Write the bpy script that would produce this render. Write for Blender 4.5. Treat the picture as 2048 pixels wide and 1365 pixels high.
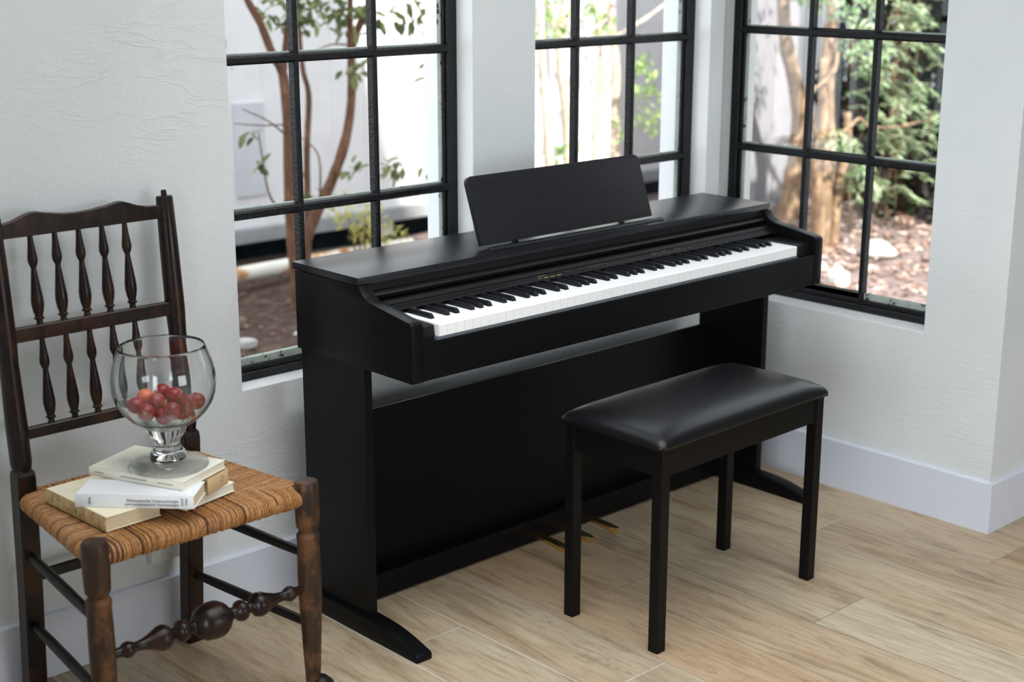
import bpy, bmesh, math, random
from mathutils import Vector, Matrix
random.seed(7)
for o in list(bpy.data.objects):
    bpy.data.objects.remove(o, do_unlink=True)
SC = bpy.context.scene
COL = SC.collection
V = Vector

# ------------------------------------------------------------------ camera
yaw, pitch, roll = 0.7514, 0.2596, 0.0009
cam_pos = V((-1.845, -2.2748, 1.4953))
fwd = V((math.sin(yaw) * math.cos(pitch), math.cos(yaw) * math.cos(pitch), -math.sin(pitch)))
rt0 = V((math.cos(yaw), -math.sin(yaw), 0))
up0 = rt0.cross(fwd)
rt = math.cos(roll) * rt0 + math.sin(roll) * up0
up = -math.sin(roll) * rt0 + math.cos(roll) * up0
cd = bpy.data.cameras.new('camera')
cam = bpy.data.objects.new('camera', cd)
COL.objects.link(cam)
cam.matrix_world = Matrix(((rt.x, up.x, -fwd.x, cam_pos.x), (rt.y, up.y, -fwd.y, cam_pos.y),
                           (rt.z, up.z, -fwd.z, cam_pos.z), (0, 0, 0, 1)))
cd.sensor_width = 36.0
cd.lens = 2957.9 / 2048 * 36.0
cd.clip_start = 0.05
cd.clip_end = 200
cd.dof.use_dof = True
cd.dof.focus_distance = 3.3
cd.dof.aperture_fstop = 3.0
SC.camera = cam

# ------------------------------------------------------------------ light and exposure
SC.view_settings.view_transform = 'Standard'
SC.view_settings.look = 'None'
SC.view_settings.gamma = 1.0
SC.view_settings.exposure = 1.12
SC.view_settings.use_curve_mapping = False
w = bpy.data.worlds.new('overcast_sky')
SC.world = w
w.use_nodes = True
bgn = w.node_tree.nodes['Background']
bgn.inputs[0].default_value = (0.86, 0.93, 1.0, 1)
bgn.inputs[1].default_value = 1.3
sd = bpy.data.lights.new('sun', 'SUN')
sd.energy = 5.0
sd.angle = math.radians(1.5)
sd.color = (1.0, 0.95, 0.87)
sun = bpy.data.objects.new('sun', sd)
COL.objects.link(sun)
sun.rotation_euler = V((-0.34, -1.0, 1.05)).to_track_quat('Z', 'Y').to_euler()
sun.location = (2, -1, 8)
# room light: a broad ceiling lamp, the left wall's window daylight and an added front fill
def area(name, loc, target, sx, sy, watts, col, spread=180):
    d = bpy.data.lights.new(name, 'AREA')
    d.shape = 'RECTANGLE'
    d.size, d.size_y, d.energy, d.color = sx, sy, watts, col
    d.spread = math.radians(spread)
    o = bpy.data.objects.new(name, d)
    COL.objects.link(o)
    o.location = loc
    o.rotation_euler = (V(loc) - V(target)).to_track_quat('Z', 'Y').to_euler()
    return o
area('ceiling_lamp', (0.0, -1.0, 2.46), (0.0, -1.0, 0.0), 2.0, 2.5, 16, (0.95, 0.98, 1.0), 120)
area('left_window_daylight', (-4.50, -2.6, 1.10), (0.0, -1.6, 0.6), 2.6, 2.0, 50, (0.90, 0.955, 1.0))
area('front_fill_light', (1.0, -6.5, 1.20), (1.5, 0.0, 0.9), 2.2, 1.7, 38, (0.94, 0.975, 1.0))  # added fill light in front of the solid front wall, no fixture there

# ------------------------------------------------------------------ materials
def srgb(r, g, b):
    f = lambda c: (c / 255 / 12.92) if c / 255 <= 0.04045 else ((c / 255 + 0.055) / 1.055) ** 2.4
    return (f(r), f(g), f(b), 1)

class NT:
    def __init__(s, name):
        s.m = bpy.data.materials.new(name)
        s.m.use_nodes = True
        s.t = s.m.node_tree
        s.b = s.t.nodes['Principled BSDF']
        s.out = s.t.nodes['Material Output']
    def n(s, typ, **kw):
        x = s.t.nodes.new(typ)
        for k, v in kw.items():
            setattr(x, k, v)
        return x
    def l(s, a, b):
        s.t.links.new(a, b)
    def val(s, inp, v):
        if hasattr(v, 'is_output') or isinstance(v, bpy.types.NodeSocket):
            s.l(v, inp)
        else:
            inp.default_value = v
    def math(s, op, a, b=0.0, c=None):
        x = s.n('ShaderNodeMath', operation=op)
        s.val(x.inputs[0], a)
        s.val(x.inputs[1], b)
        if c is not None:
            s.val(x.inputs[2], c)
        return x.outputs[0]
    def coord(s, scale=(1, 1, 1), loc=(0, 0, 0), rot=(0, 0, 0)):
        tc = s.n('ShaderNodeTexCoord')
        mp = s.n('ShaderNodeMapping')
        mp.inputs['Scale'].default_value = scale
        mp.inputs['Location'].default_value = loc
        mp.inputs['Rotation'].default_value = rot
        s.l(tc.outputs['Object'], mp.inputs['Vector'])
        return mp.outputs[0]
    def noise(s, vec, scale=5, detail=4, rough=0.55, dist=0.0):
        x = s.n('ShaderNodeTexNoise')
        x.inputs['Scale'].default_value = scale
        x.inputs['Detail'].default_value = detail
        x.inputs['Roughness'].default_value = rough
        x.inputs['Distortion'].default_value = dist
        if vec is not None:
            s.l(vec, x.inputs['Vector'])
        return x.outputs['Fac']
    def ramp(s, fac, stops):
        x = s.n('ShaderNodeValToRGB')
        e = x.color_ramp.elements
        while len(e) < len(stops):
            e.new(0.5)
        for i, (p, c) in enumerate(stops):
            e[i].position = p
            e[i].color = c
        s.l(fac, x.inputs[0])
        return x.outputs[0]
    def mix(s, fac, a, b, mode='MIX'):
        x = s.n('ShaderNodeMix', data_type='RGBA', blend_type=mode)
        s.val(x.inputs[0], fac)
        s.val(x.inputs[6], a)
        s.val(x.inputs[7], b)
        return x.outputs[2]
    def bump(s, h, strength=0.3, dist=0.002):
        x = s.n('ShaderNodeBump')
        x.inputs['Strength'].default_value = strength
        x.inputs['Distance'].default_value = dist
        s.l(h, x.inputs['Height'])
        s.l(x.outputs[0], s.b.inputs['Normal'])
    def set(s, base=None, rough=None, metal=None, spec=None, coat=None, coat_rough=None):
        if base is not None: s.val(s.b.inputs['Base Color'], base)
        if rough is not None: s.val(s.b.inputs['Roughness'], rough)
        if metal is not None: s.b.inputs['Metallic'].default_value = metal
        if spec is not None: s.b.inputs['Specular IOR Level'].default_value = spec
        if coat is not None: s.b.inputs['Coat Weight'].default_value = coat
        if coat_rough is not None: s.b.inputs['Coat Roughness'].default_value = coat_rough
        return s.m

def simple(name, col, rough=0.5, metal=0.0, nscale=30, namt=0.12, bump=0.0, bdist=0.001, spec=None):
    t = NT(name)
    v = t.coord()
    f = t.noise(v, nscale, 4)
    dark = tuple(c * (1 - namt) for c in col[:3]) + (1,)
    light = tuple(min(1, c * (1 + namt)) for c in col[:3]) + (1,)
    t.set(t.ramp(f, [(0.3, dark), (0.7, light)]), rough, metal, spec)
    if bump:
        t.bump(f, bump, bdist)
    return t.m

M = {}
def mat_plaster():
    t = NT('white_trowelled_plaster')
    v = t.coord()
    big = t.noise(v, 2.2, 3)
    fine = t.noise(v, 95, 3, 0.6)
    vs = t.coord(scale=(1, 1, 2.6), rot=(0.3, 0.25, 0.2))
    strk = t.noise(vs, 5.5, 5, 0.62, 1.3)
    ridge = t.math('ABSOLUTE', t.math('SUBTRACT', strk, 0.5))
    ridge = t.math('SMOOTH_MIN', ridge, 0.03, 0.03)
    mask = t.ramp(t.noise(v, 1.7, 2), [(0.48, (0, 0, 0, 1)), (0.62, (1, 1, 1, 1))])
    h = t.math('ADD', t.math('MULTIPLY', t.math('MULTIPLY', ridge, mask), -14.0), t.math('MULTIPLY', fine, 0.45))
    h = t.math('ADD', h, t.math('MULTIPLY', t.noise(t.coord(scale=(14, 14, 40)), 2.0, 3), 0.5))
    c = t.ramp(big, [(0.3, srgb(213, 218, 219)), (0.7, srgb(222, 226, 228))])
    t.set(c, 0.85)
    t.bump(h, 0.6, 0.0022)
    return t.m
M['plaster'] = mat_plaster()
M['dim_wall'] = simple('grey_wall_paint', srgb(120, 122, 124), 0.9, nscale=4, namt=0.04)
M['ceil'] = simple('grey_ceiling_paint', srgb(165, 167, 168), 0.9, nscale=4, namt=0.04)
M['trim'] = simple('white_trim_paint', srgb(214, 219, 231), 0.3, nscale=8, namt=0.02)
M['reveal'] = simple('white_reveal_paint', srgb(243, 244, 244), 0.3, nscale=20, namt=0.02)

def mat_floor():
    t = NT('oak_plank_tiles')
    tc = t.n('ShaderNodeTexCoord')
    sp = t.n('ShaderNodeSeparateXYZ')
    t.l(tc.outputs['Object'], sp.inputs[0])
    X, Y = sp.outputs[0], sp.outputs[1]
    u = t.math('DIVIDE', t.math('SUBTRACT', X, 0.187 - 20 * 0.2), 0.2)
    row = t.math('FLOOR', u)
    wn = t.n('ShaderNodeTexWhiteNoise', noise_dimensions='1D')
    t.l(row, wn.inputs['W'])
    off = t.math('MULTIPLY', row, 0.3617)
    vv = t.math('ADD', t.math('DIVIDE', Y, 1.2), t.math('ADD', off, 0.075))
    colm = t.math('FLOOR', vv)
    cid = t.n('ShaderNodeCombineXYZ')
    t.l(row, cid.inputs[0]); t.l(colm, cid.inputs[1])
    wn2 = t.n('ShaderNodeTexWhiteNoise', noise_dimensions='3D')
    t.l(cid.outputs[0], wn2.inputs['Vector'])
    pid = wn2.outputs['Value']
    # grout distance
    fu = t.math('FRACT', u)
    eu = t.math('MULTIPLY', t.math('MINIMUM', fu, t.math('SUBTRACT', 1.0, fu)), 0.2)
    fv = t.math('FRACT', vv)
    ev = t.math('MULTIPLY', t.math('MINIMUM', fv, t.math('SUBTRACT', 1.0, fv)), 1.2)
    e = t.math('MINIMUM', eu, ev)
    grout = t.math('LESS_THAN', e, 0.0017)
    # grain coordinates: stretched along y, shifted per plank
    cx = t.n('ShaderNodeCombineXYZ')
    t.l(t.math('ADD', X, t.math('MULTIPLY', pid, 17.0)), cx.inputs[0])
    t.l(t.math('MULTIPLY', t.math('ADD', Y, t.math('MULTIPLY', pid, 9.0)), 0.11), cx.inputs[1])
    t.l(pid, cx.inputs[2])
    g1 = t.noise(cx.outputs[0], 14, 7, 0.66, 1.6)
    g2 = t.noise(cx.outputs[0], 85, 4, 0.6, 0.3)
    g3 = t.noise(cx.outputs[0], 5.0, 3, 0.5, 0.6)
    base = t.ramp(g1, [(0.28, srgb(142, 128, 112)), (0.42, srgb(187, 177, 159)), (0.55, srgb(207, 199, 183)), (0.72, srgb(189, 181, 165)), (0.85, srgb(158, 148, 134))])
    tint = t.ramp(g3, [(0.30, srgb(236, 218, 200)), (0.5, srgb(246, 243, 236)), (0.75, srgb(236, 235, 230))])
    base = t.mix(0.75, base, tint, 'MULTIPLY')
    base = t.mix(0.9, base, t.ramp(pid, [(0.0, srgb(238, 214, 190)), (0.35, srgb(255, 250, 240)), (0.6, srgb(226, 216, 204)), (0.8, srgb(252, 240, 222)), (1.0, srgb(232, 232, 226))]), 'MULTIPLY')
    fine = t.ramp(g2, [(0.32, srgb(206, 190, 172)), (0.55, (1, 1, 1, 1))])
    base = t.mix(0.55, base, fine, 'MULTIPLY')
    # dark cracks and knots
    ck = t.n('ShaderNodeCombineXYZ')
    t.l(t.math('ADD', X, t.math('MULTIPLY', pid, 5.0)), ck.inputs[0])
    t.l(t.math('MULTIPLY', t.math('ADD', Y, t.math('MULTIPLY', pid, 3.0)), 0.16), ck.inputs[1])
    crack = t.math('ABSOLUTE', t.math('SUBTRACT', t.noise(ck.outputs[0], 9, 5, 0.6, 1.6), 0.5))
    cm = t.math('MULTIPLY', t.math('LESS_THAN', crack, 0.006), t.math('GREATER_THAN', t.noise(ck.outputs[0], 6, 2), 0.53))
    base = t.mix(t.math('MULTIPLY', cm, 0.34), base, srgb(104, 88, 74))
    vo = t.n('ShaderNodeTexVoronoi')
    vo.inputs['Scale'].default_value = 1.5
    kc = t.n('ShaderNodeCombineXYZ')
    t.l(t.math('ADD', X, t.math('MULTIPLY', g1, 0.05)), kc.inputs[0])
    t.l(t.math('MULTIPLY', Y, 0.55), kc.inputs[1])
    t.l(kc.outputs[0], vo.inputs['Vector'])
    knot = t.ramp(vo.outputs['Distance'], [(0.0, (1, 1, 1, 1)), (0.035, (0.55, 0.55, 0.55, 1)), (0.085, (0, 0, 0, 1))])
    base = t.mix(t.math('MULTIPLY', knot, 0.6), base, srgb(110, 90, 80))
    base = t.mix(t.math('MULTIPLY', grout, t.math('ADD', 0.45, t.math('MULTIPLY', pid, 0.4))), base, t.mix(t.math('GREATER_THAN', pid, 0.45), srgb(112, 98, 86), srgb(208, 203, 198)))
    t.set(base, t.ramp(g2, [(0.2, (0.42, 0.42, 0.42, 1)), (0.8, (0.56, 0.56, 0.56, 1))]))
    h = t.math('ADD', t.math('MULTIPLY', g2, 0.3), t.math('MULTIPLY', grout, -1.0))
    t.bump(h, 0.25, 0.0008)
    return t.m
M['floor'] = mat_floor()

def mat_piano(name, col, rough, axis='x', b=0.06, spec=0.18, bd=0.0006):
    t = NT(name)
    sc = {'x': (3, 60, 60), 'z': (60, 60, 3), 'y': (60, 3, 60)}[axis]
    g = t.noise(t.coord(scale=sc), 1.5, 4, 0.6, 0.6)
    t.set(t.ramp(g, [(0.3, tuple(c * 0.9 for c in col[:3]) + (1,)), (0.7, tuple(c * 1.1 for c in col[:3]) + (1,))]), rough, 0, spec)
    t.bump(g, b * 3, bd)
    return t.m
M['piano'] = mat_piano('satin_black_woodgrain', srgb(12, 12, 14), 0.34, b=0.04, spec=0.13)
M['piano_top'] = mat_piano('satin_black_lid', srgb(16, 17, 23), 0.30, b=0.03, spec=0.42)
M['piano_panel'] = mat_piano('satin_black_panel', srgb(19, 19, 20), 0.45, b=0.03)
M['rest'] = mat_piano('black_music_rest_grain', srgb(29, 29, 32), 0.45, b=0.2, bd=0.002)
M['black_key'] = simple('matt_black_key', srgb(20, 21, 26), 0.35, nscale=300, namt=0.1, bump=0.05, bdist=0.0003)
M['white_key'] = simple('ivory_white_key', srgb(246, 247, 249), 0.35, nscale=100, namt=0.01)
M['felt'] = simple('grey_key_felt', srgb(92, 98, 104), 0.8, nscale=400, namt=0.15)
M['gold_print'] = simple('gold_panel_print', srgb(176, 150, 78), 0.4, 0.3, namt=0.05)
M['dim_print'] = simple('dim_gold_print', srgb(112, 104, 78), 0.5, 0.0, namt=0.05)
M['brass'] = simple('polished_brass', srgb(240, 208, 142), 0.2, 1.0, nscale=20, namt=0.04)
M['steel'] = simple('dark_steel_hinge', srgb(60, 62, 66), 0.25, 1.0, nscale=60, namt=0.1)
M['bench'] = simple('black_lacquer_bench', srgb(14, 13, 13), 0.4, nscale=40, namt=0.1, spec=0.15)
def mat_leather():
    t = NT('black_leatherette')
    v = t.coord()
    f = t.noise(v, 260, 3, 0.5)
    g = t.noise(v, 14, 3)
    t.set(t.ramp(g, [(0.3, srgb(14, 14, 17)), (0.7, srgb(18, 18, 21))]), 0.33, 0, 0.32)
    t.bump(f, 0.25, 0.0006)
    return t.m
M['leather'] = mat_leather()
def mat_iron():
    t = NT('black_painted_iron')
    v = t.coord()
    f = t.noise(v, 110, 4, 0.6)
    g = t.noise(v, 22, 3)
    t.set(t.ramp(g, [(0.35, srgb(11, 12, 15)), (0.7, srgb(22, 23, 28))]), 0.40, 0, 0.32)
    t.bump(f, 0.8, 0.0035)
    return t.m
M['iron'] = mat_iron()
def mat_putty():
    t = NT('grey_green_putty')
    v = t.coord()
    chips = t.noise(v, 40, 4, 0.65)
    t.set(t.ramp(chips, [(0.36, srgb(30, 34, 34)), (0.40, srgb(150, 160, 152)), (0.8, srgb(172, 180, 172))]), 0.8)
    t.bump(chips, 0.4, 0.002)
    return t.m
M['putty'] = mat_putty()
def mat_pane():
    t = NT('window_glass')
    tr = t.n('ShaderNodeBsdfTransparent')
    tr.inputs[0].default_value = (0.95, 0.965, 0.96, 1)
    gl = t.n('ShaderNodeBsdfGlossy')
    gl.inputs['Roughness'].default_value = 0.03
    fr = t.n('ShaderNodeFresnel')
    fr.inputs[0].default_value = 1.45
    mx = t.n('ShaderNodeMixShader')
    t.l(fr.outputs[0], mx.inputs[0])
    t.l(tr.outputs[0], mx.inputs[1])
    t.l(gl.outputs[0], mx.inputs[2])
    t.l(mx.outputs[0], t.out.inputs[0])
    return t.m
M['pane'] = mat_pane()
def mat_bowlglass(name, clear):
    t = NT(name)
    g = t.n('ShaderNodeBsdfGlass')
    g.inputs['IOR'].default_value = 1.48
    g.inputs['Roughness'].default_value = 0.0
    g.inputs['Color'].default_value = (0.97, 0.98, 0.98, 1)
    tr = t.n('ShaderNodeBsdfTransparent')
    tr.inputs[0].default_value = (0.93, 0.945, 0.94, 1)
    mx = t.n('ShaderNodeMixShader')
    mx.inputs[0].default_value = clear
    t.l(g.outputs[0], mx.inputs[1])
    t.l(tr.outputs[0], mx.inputs[2])
    t.l(mx.outputs[0], t.out.inputs[0])
    return t.m
M['bowl'] = mat_bowlglass('clear_bowl_glass', 0.0)
M['bowl_foot'] = mat_bowlglass('thin_foot_glass', 0.42)
def mat_chair(name, a, b, c, rough=0.3, worn=0.5):
    t = NT(name)
    g = t.noise(t.coord(scale=(26, 26, 4)), 2.0, 5, 0.6, 0.8)
    p = t.noise(t.coord(scale=(1, 1, 0.6)), 18, 4, 0.65)
    base = t.ramp(g, [(0.3, a), (0.7, b)])
    base = t.mix(t.ramp(p, [(worn, (0, 0, 0, 1)), (worn + 0.12, (1, 1, 1, 1))]), base, c)
    t.set(base, t.ramp(p, [(0.3, (rough, rough, rough, 1)), (0.7, (rough + 0.2,) * 3 + (1,))]), 0, 0.3)
    t.bump(g, 0.15, 0.0015)
    return t.m
M['chair'] = mat_chair('dark_mahogany', srgb(17, 11, 9), srgb(36, 22, 16), srgb(50, 29, 18), 0.22, 0.52)
M['chair_leg'] = mat_chair('worn_front_leg_wood', srgb(30, 23, 18), srgb(66, 44, 28), srgb(96, 64, 38), 0.36, 0.5)
M['chair_flat'] = mat_chair('nearly_black_stained_wood', srgb(14, 12, 11), srgb(24, 19, 17), srgb(34, 27, 23), 0.34, 0.6)
def mat_rush():
    t = NT('golden_brown_rush')
    g = t.noise(t.coord(), 150, 4, 0.6)
    at = t.n('ShaderNodeAttribute')
    at.attribute_name = 'tone'
    base = t.ramp(g, [(0.3, srgb(140, 98, 56)), (0.6, srgb(186, 138, 86)), (0.85, srgb(206, 164, 112))])
    base = t.mix(1.0, base, t.ramp(at.outputs['Fac'], [(0.0, srgb(84, 68, 56)), (0.1, srgb(150, 124, 100)), (0.45, srgb(214, 196, 172)), (1.0, (1, 1, 1, 1))]), 'MULTIPLY')
    t.set(base, 0.5)
    return t.m
M['rush'] = mat_rush()
def mat_pages():
    t = NT('book_page_edges')
    g = t.noise(t.coord(scale=(4, 4, 900)), 1.0, 2)
    t.set(t.ramp(g, [(0.3, srgb(196, 176, 140)), (0.7, srgb(226, 212, 182))]), 0.9)
    t.bump(g, 0.4, 0.0006)
    return t.m
M['pages'] = mat_pages()
def mat_pages_white():
    t = NT('white_page_edges')
    g = t.noise(t.coord(scale=(4, 4, 900)), 1.0, 2)
    t.set(t.ramp(g, [(0.3, srgb(214, 208, 190)), (0.7, srgb(236, 232, 218))]), 0.9)
    t.bump(g, 0.4, 0.0006)
    return t.m
M['pages_white'] = mat_pages_white()
M['cream'] = simple('cream_paper_cover', srgb(232, 222, 196), 0.7, nscale=14, namt=0.05)
def mat_agedspine():
    t = NT('aged_tan_spine')
    g = t.noise(t.coord(scale=(1, 1, 1)), 55, 5, 0.7)
    t.set(t.ramp(g, [(0.3, srgb(158, 122, 72)), (0.55, srgb(206, 178, 130)), (0.8, srgb(222, 204, 164))]), 0.8)
    return t.m
M['aged'] = mat_agedspine()
M['ivory'] = simple('ivory_paper_cover', srgb(238, 234, 218), 0.7, nscale=10, namt=0.03)
M['jacket'] = simple('white_dust_jacket', srgb(236, 239, 244), 0.4, nscale=10, namt=0.02)
M['kraft'] = simple('tan_kraft_cover', srgb(206, 176, 136), 0.75, nscale=60, namt=0.06)
M['ink'] = simple('grey_print_ink', srgb(84, 86, 92), 0.8, namt=0.05)
M['ink_brown'] = simple('brown_print_ink', srgb(110, 66, 50), 0.8, namt=0.05)
M['ink_pale'] = simple('pale_print_ink', srgb(172, 164, 146), 0.8, namt=0.05)
def mat_fruit():
    t = NT('red_crabapple_skin')
    v = t.coord()
    g = t.noise(v, 60, 4)
    h = t.noise(v, 14, 3)
    base = t.ramp(g, [(0.3, srgb(116, 12, 24)), (0.7, srgb(164, 30, 40))])
    base = t.mix(t.ramp(h, [(0.60, (0, 0, 0, 1)), (0.74, (0.8, 0.8, 0.8, 1))]), base, srgb(224, 128, 76))
    t.set(base, 0.32)
    return t.m
M['fruit'] = mat_fruit()
M['fruit_orange'] = simple('orange_crabapple_skin', srgb(216, 112, 66), 0.35, nscale=60, namt=0.2)
M['calyx'] = simple('pale_star_calyx', srgb(218, 176, 122), 0.7)
M['stem'] = simple('green_fruit_stem', srgb(92, 96, 48), 0.7)
M['fence'] = simple('white_fence_boards', srgb(224, 222, 224), 0.7, nscale=6, namt=0.04)
M['fence_grey'] = simple('grey_fence_panel', srgb(200, 201, 207), 0.8, nscale=6, namt=0.05)
M['plinth'] = simple('grey_concrete', srgb(150, 152, 154), 0.9, nscale=20, namt=0.12, bump=0.3, bdist=0.01)
M['shade_board'] = simple('shade_dark_boards', srgb(18, 26, 30), 0.9, nscale=12, namt=0.35, spec=0.1)  # near-black tone stands in for deep shade in the garden
def mat_pipe():
    t = NT('rusty_white_enamel')
    g = t.noise(t.coord(), 9, 5, 0.65)
    t.set(t.ramp(g, [(0.50, srgb(224, 220, 210)), (0.60, srgb(196, 150, 100)), (0.72, srgb(140, 76, 34))]), 0.6)
    return t.m
M['pipe'] = mat_pipe()
def mat_soil():
    t = NT('brown_garden_soil')
    v = t.coord()
    g = t.noise(v, 16, 8, 0.7)
    b = t.noise(v, 1.3, 3)
    base = t.ramp(g, [(0.25, srgb(34, 24, 20)), (0.5, srgb(72, 52, 42)), (0.68, srgb(112, 88, 74)), (0.85, srgb(176, 160, 146))])
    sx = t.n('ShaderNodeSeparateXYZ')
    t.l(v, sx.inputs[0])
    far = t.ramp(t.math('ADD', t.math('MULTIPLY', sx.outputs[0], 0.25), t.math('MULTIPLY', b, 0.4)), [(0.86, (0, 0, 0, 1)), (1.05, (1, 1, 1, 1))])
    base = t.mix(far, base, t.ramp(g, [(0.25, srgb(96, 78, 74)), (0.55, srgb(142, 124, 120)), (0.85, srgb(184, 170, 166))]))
    t.set(base, 0.95)
    t.bump(g, 0.7, 0.03)
    return t.m
M['soil'] = mat_soil()
def mat_litter():
    t = NT('dry_fallen_leaves')
    at = t.n('ShaderNodeAttribute')
    at.attribute_name = 'tone'
    t.set(t.ramp(at.outputs['Fac'], [(0.0, srgb(84, 56, 44)), (0.35, srgb(132, 96, 80)), (0.7, srgb(176, 150, 136)), (1.0, srgb(204, 190, 184))]), 0.8)
    return t.m
M['litter'] = mat_litter()
def mat_bark(name, a, b, c):
    t = NT(name)
    g = t.noise(t.coord(scale=(1, 1, 0.4)), 30, 6, 0.65, 0.6)
    t.set(t.ramp(g, [(0.3, a), (0.55, b), (0.8, c)]), 0.85)
    t.bump(g, 0.6, 0.006)
    return t.m
M['bark'] = mat_bark('reddish_brown_bark', srgb(74, 48, 34), srgb(112, 76, 54), srgb(146, 110, 84))
M['bark_pale'] = mat_bark('pale_peeling_bark', srgb(150, 130, 112), srgb(206, 190, 172), srgb(230, 222, 212))
M['bark_orange'] = mat_bark('tawny_orange_bark', srgb(88, 70, 56), srgb(150, 124, 98), srgb(204, 186, 162))
def mat_leaf(name, a, b, trans=0.35, spec=0.4):
    t = NT(name)
    at = t.n('ShaderNodeAttribute')
    at.attribute_name = 'tone'
    c = t.ramp(at.outputs['Fac'], [(0.0, a), (1.0, b)])
    t.set(c, 0.5, 0, spec)
    tl = t.n('ShaderNodeBsdfTranslucent')
    t.l(c, tl.inputs[0])
    mx = t.n('ShaderNodeMixShader')
    mx.inputs[0].default_value = trans
    t.l(t.b.outputs[0], mx.inputs[1])
    t.l(tl.outputs[0], mx.inputs[2])
    t.l(mx.outputs[0], t.out.inputs[0])
    return t.m
M['twig'] = mat_bark('greenish_twig_bark', srgb(84, 76, 52), srgb(120, 108, 80), srgb(160, 148, 120))
M['leaf_olive'] = mat_leaf('olive_green_leaves', srgb(84, 100, 66), srgb(142, 150, 96))
M['leaf_bright'] = mat_leaf('bright_green_leaves', srgb(110, 142, 80), srgb(172, 196, 130))
M['leaf_yew'] = mat_leaf('fresh_green_sprays', srgb(92, 128, 76), srgb(200, 216, 182))
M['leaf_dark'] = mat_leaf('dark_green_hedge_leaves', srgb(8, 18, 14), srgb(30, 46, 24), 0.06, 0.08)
M['leaf_yellow'] = mat_leaf('yellow_green_leaves', srgb(180, 176, 96), srgb(216, 210, 130))
M['stone'] = simple('pale_garden_stone', srgb(176, 172, 168), 0.85, nscale=14, namt=0.15, bump=0.4, bdist=0.01)
M['stone_dark'] = simple('brown_garden_stone', srgb(104, 84, 74), 0.85, nscale=14, namt=0.2, bump=0.4, bdist=0.01)
M['plate'] = simple('white_plastic_plate', srgb(228, 229, 228), 0.4, nscale=10, namt=0.01)

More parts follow.
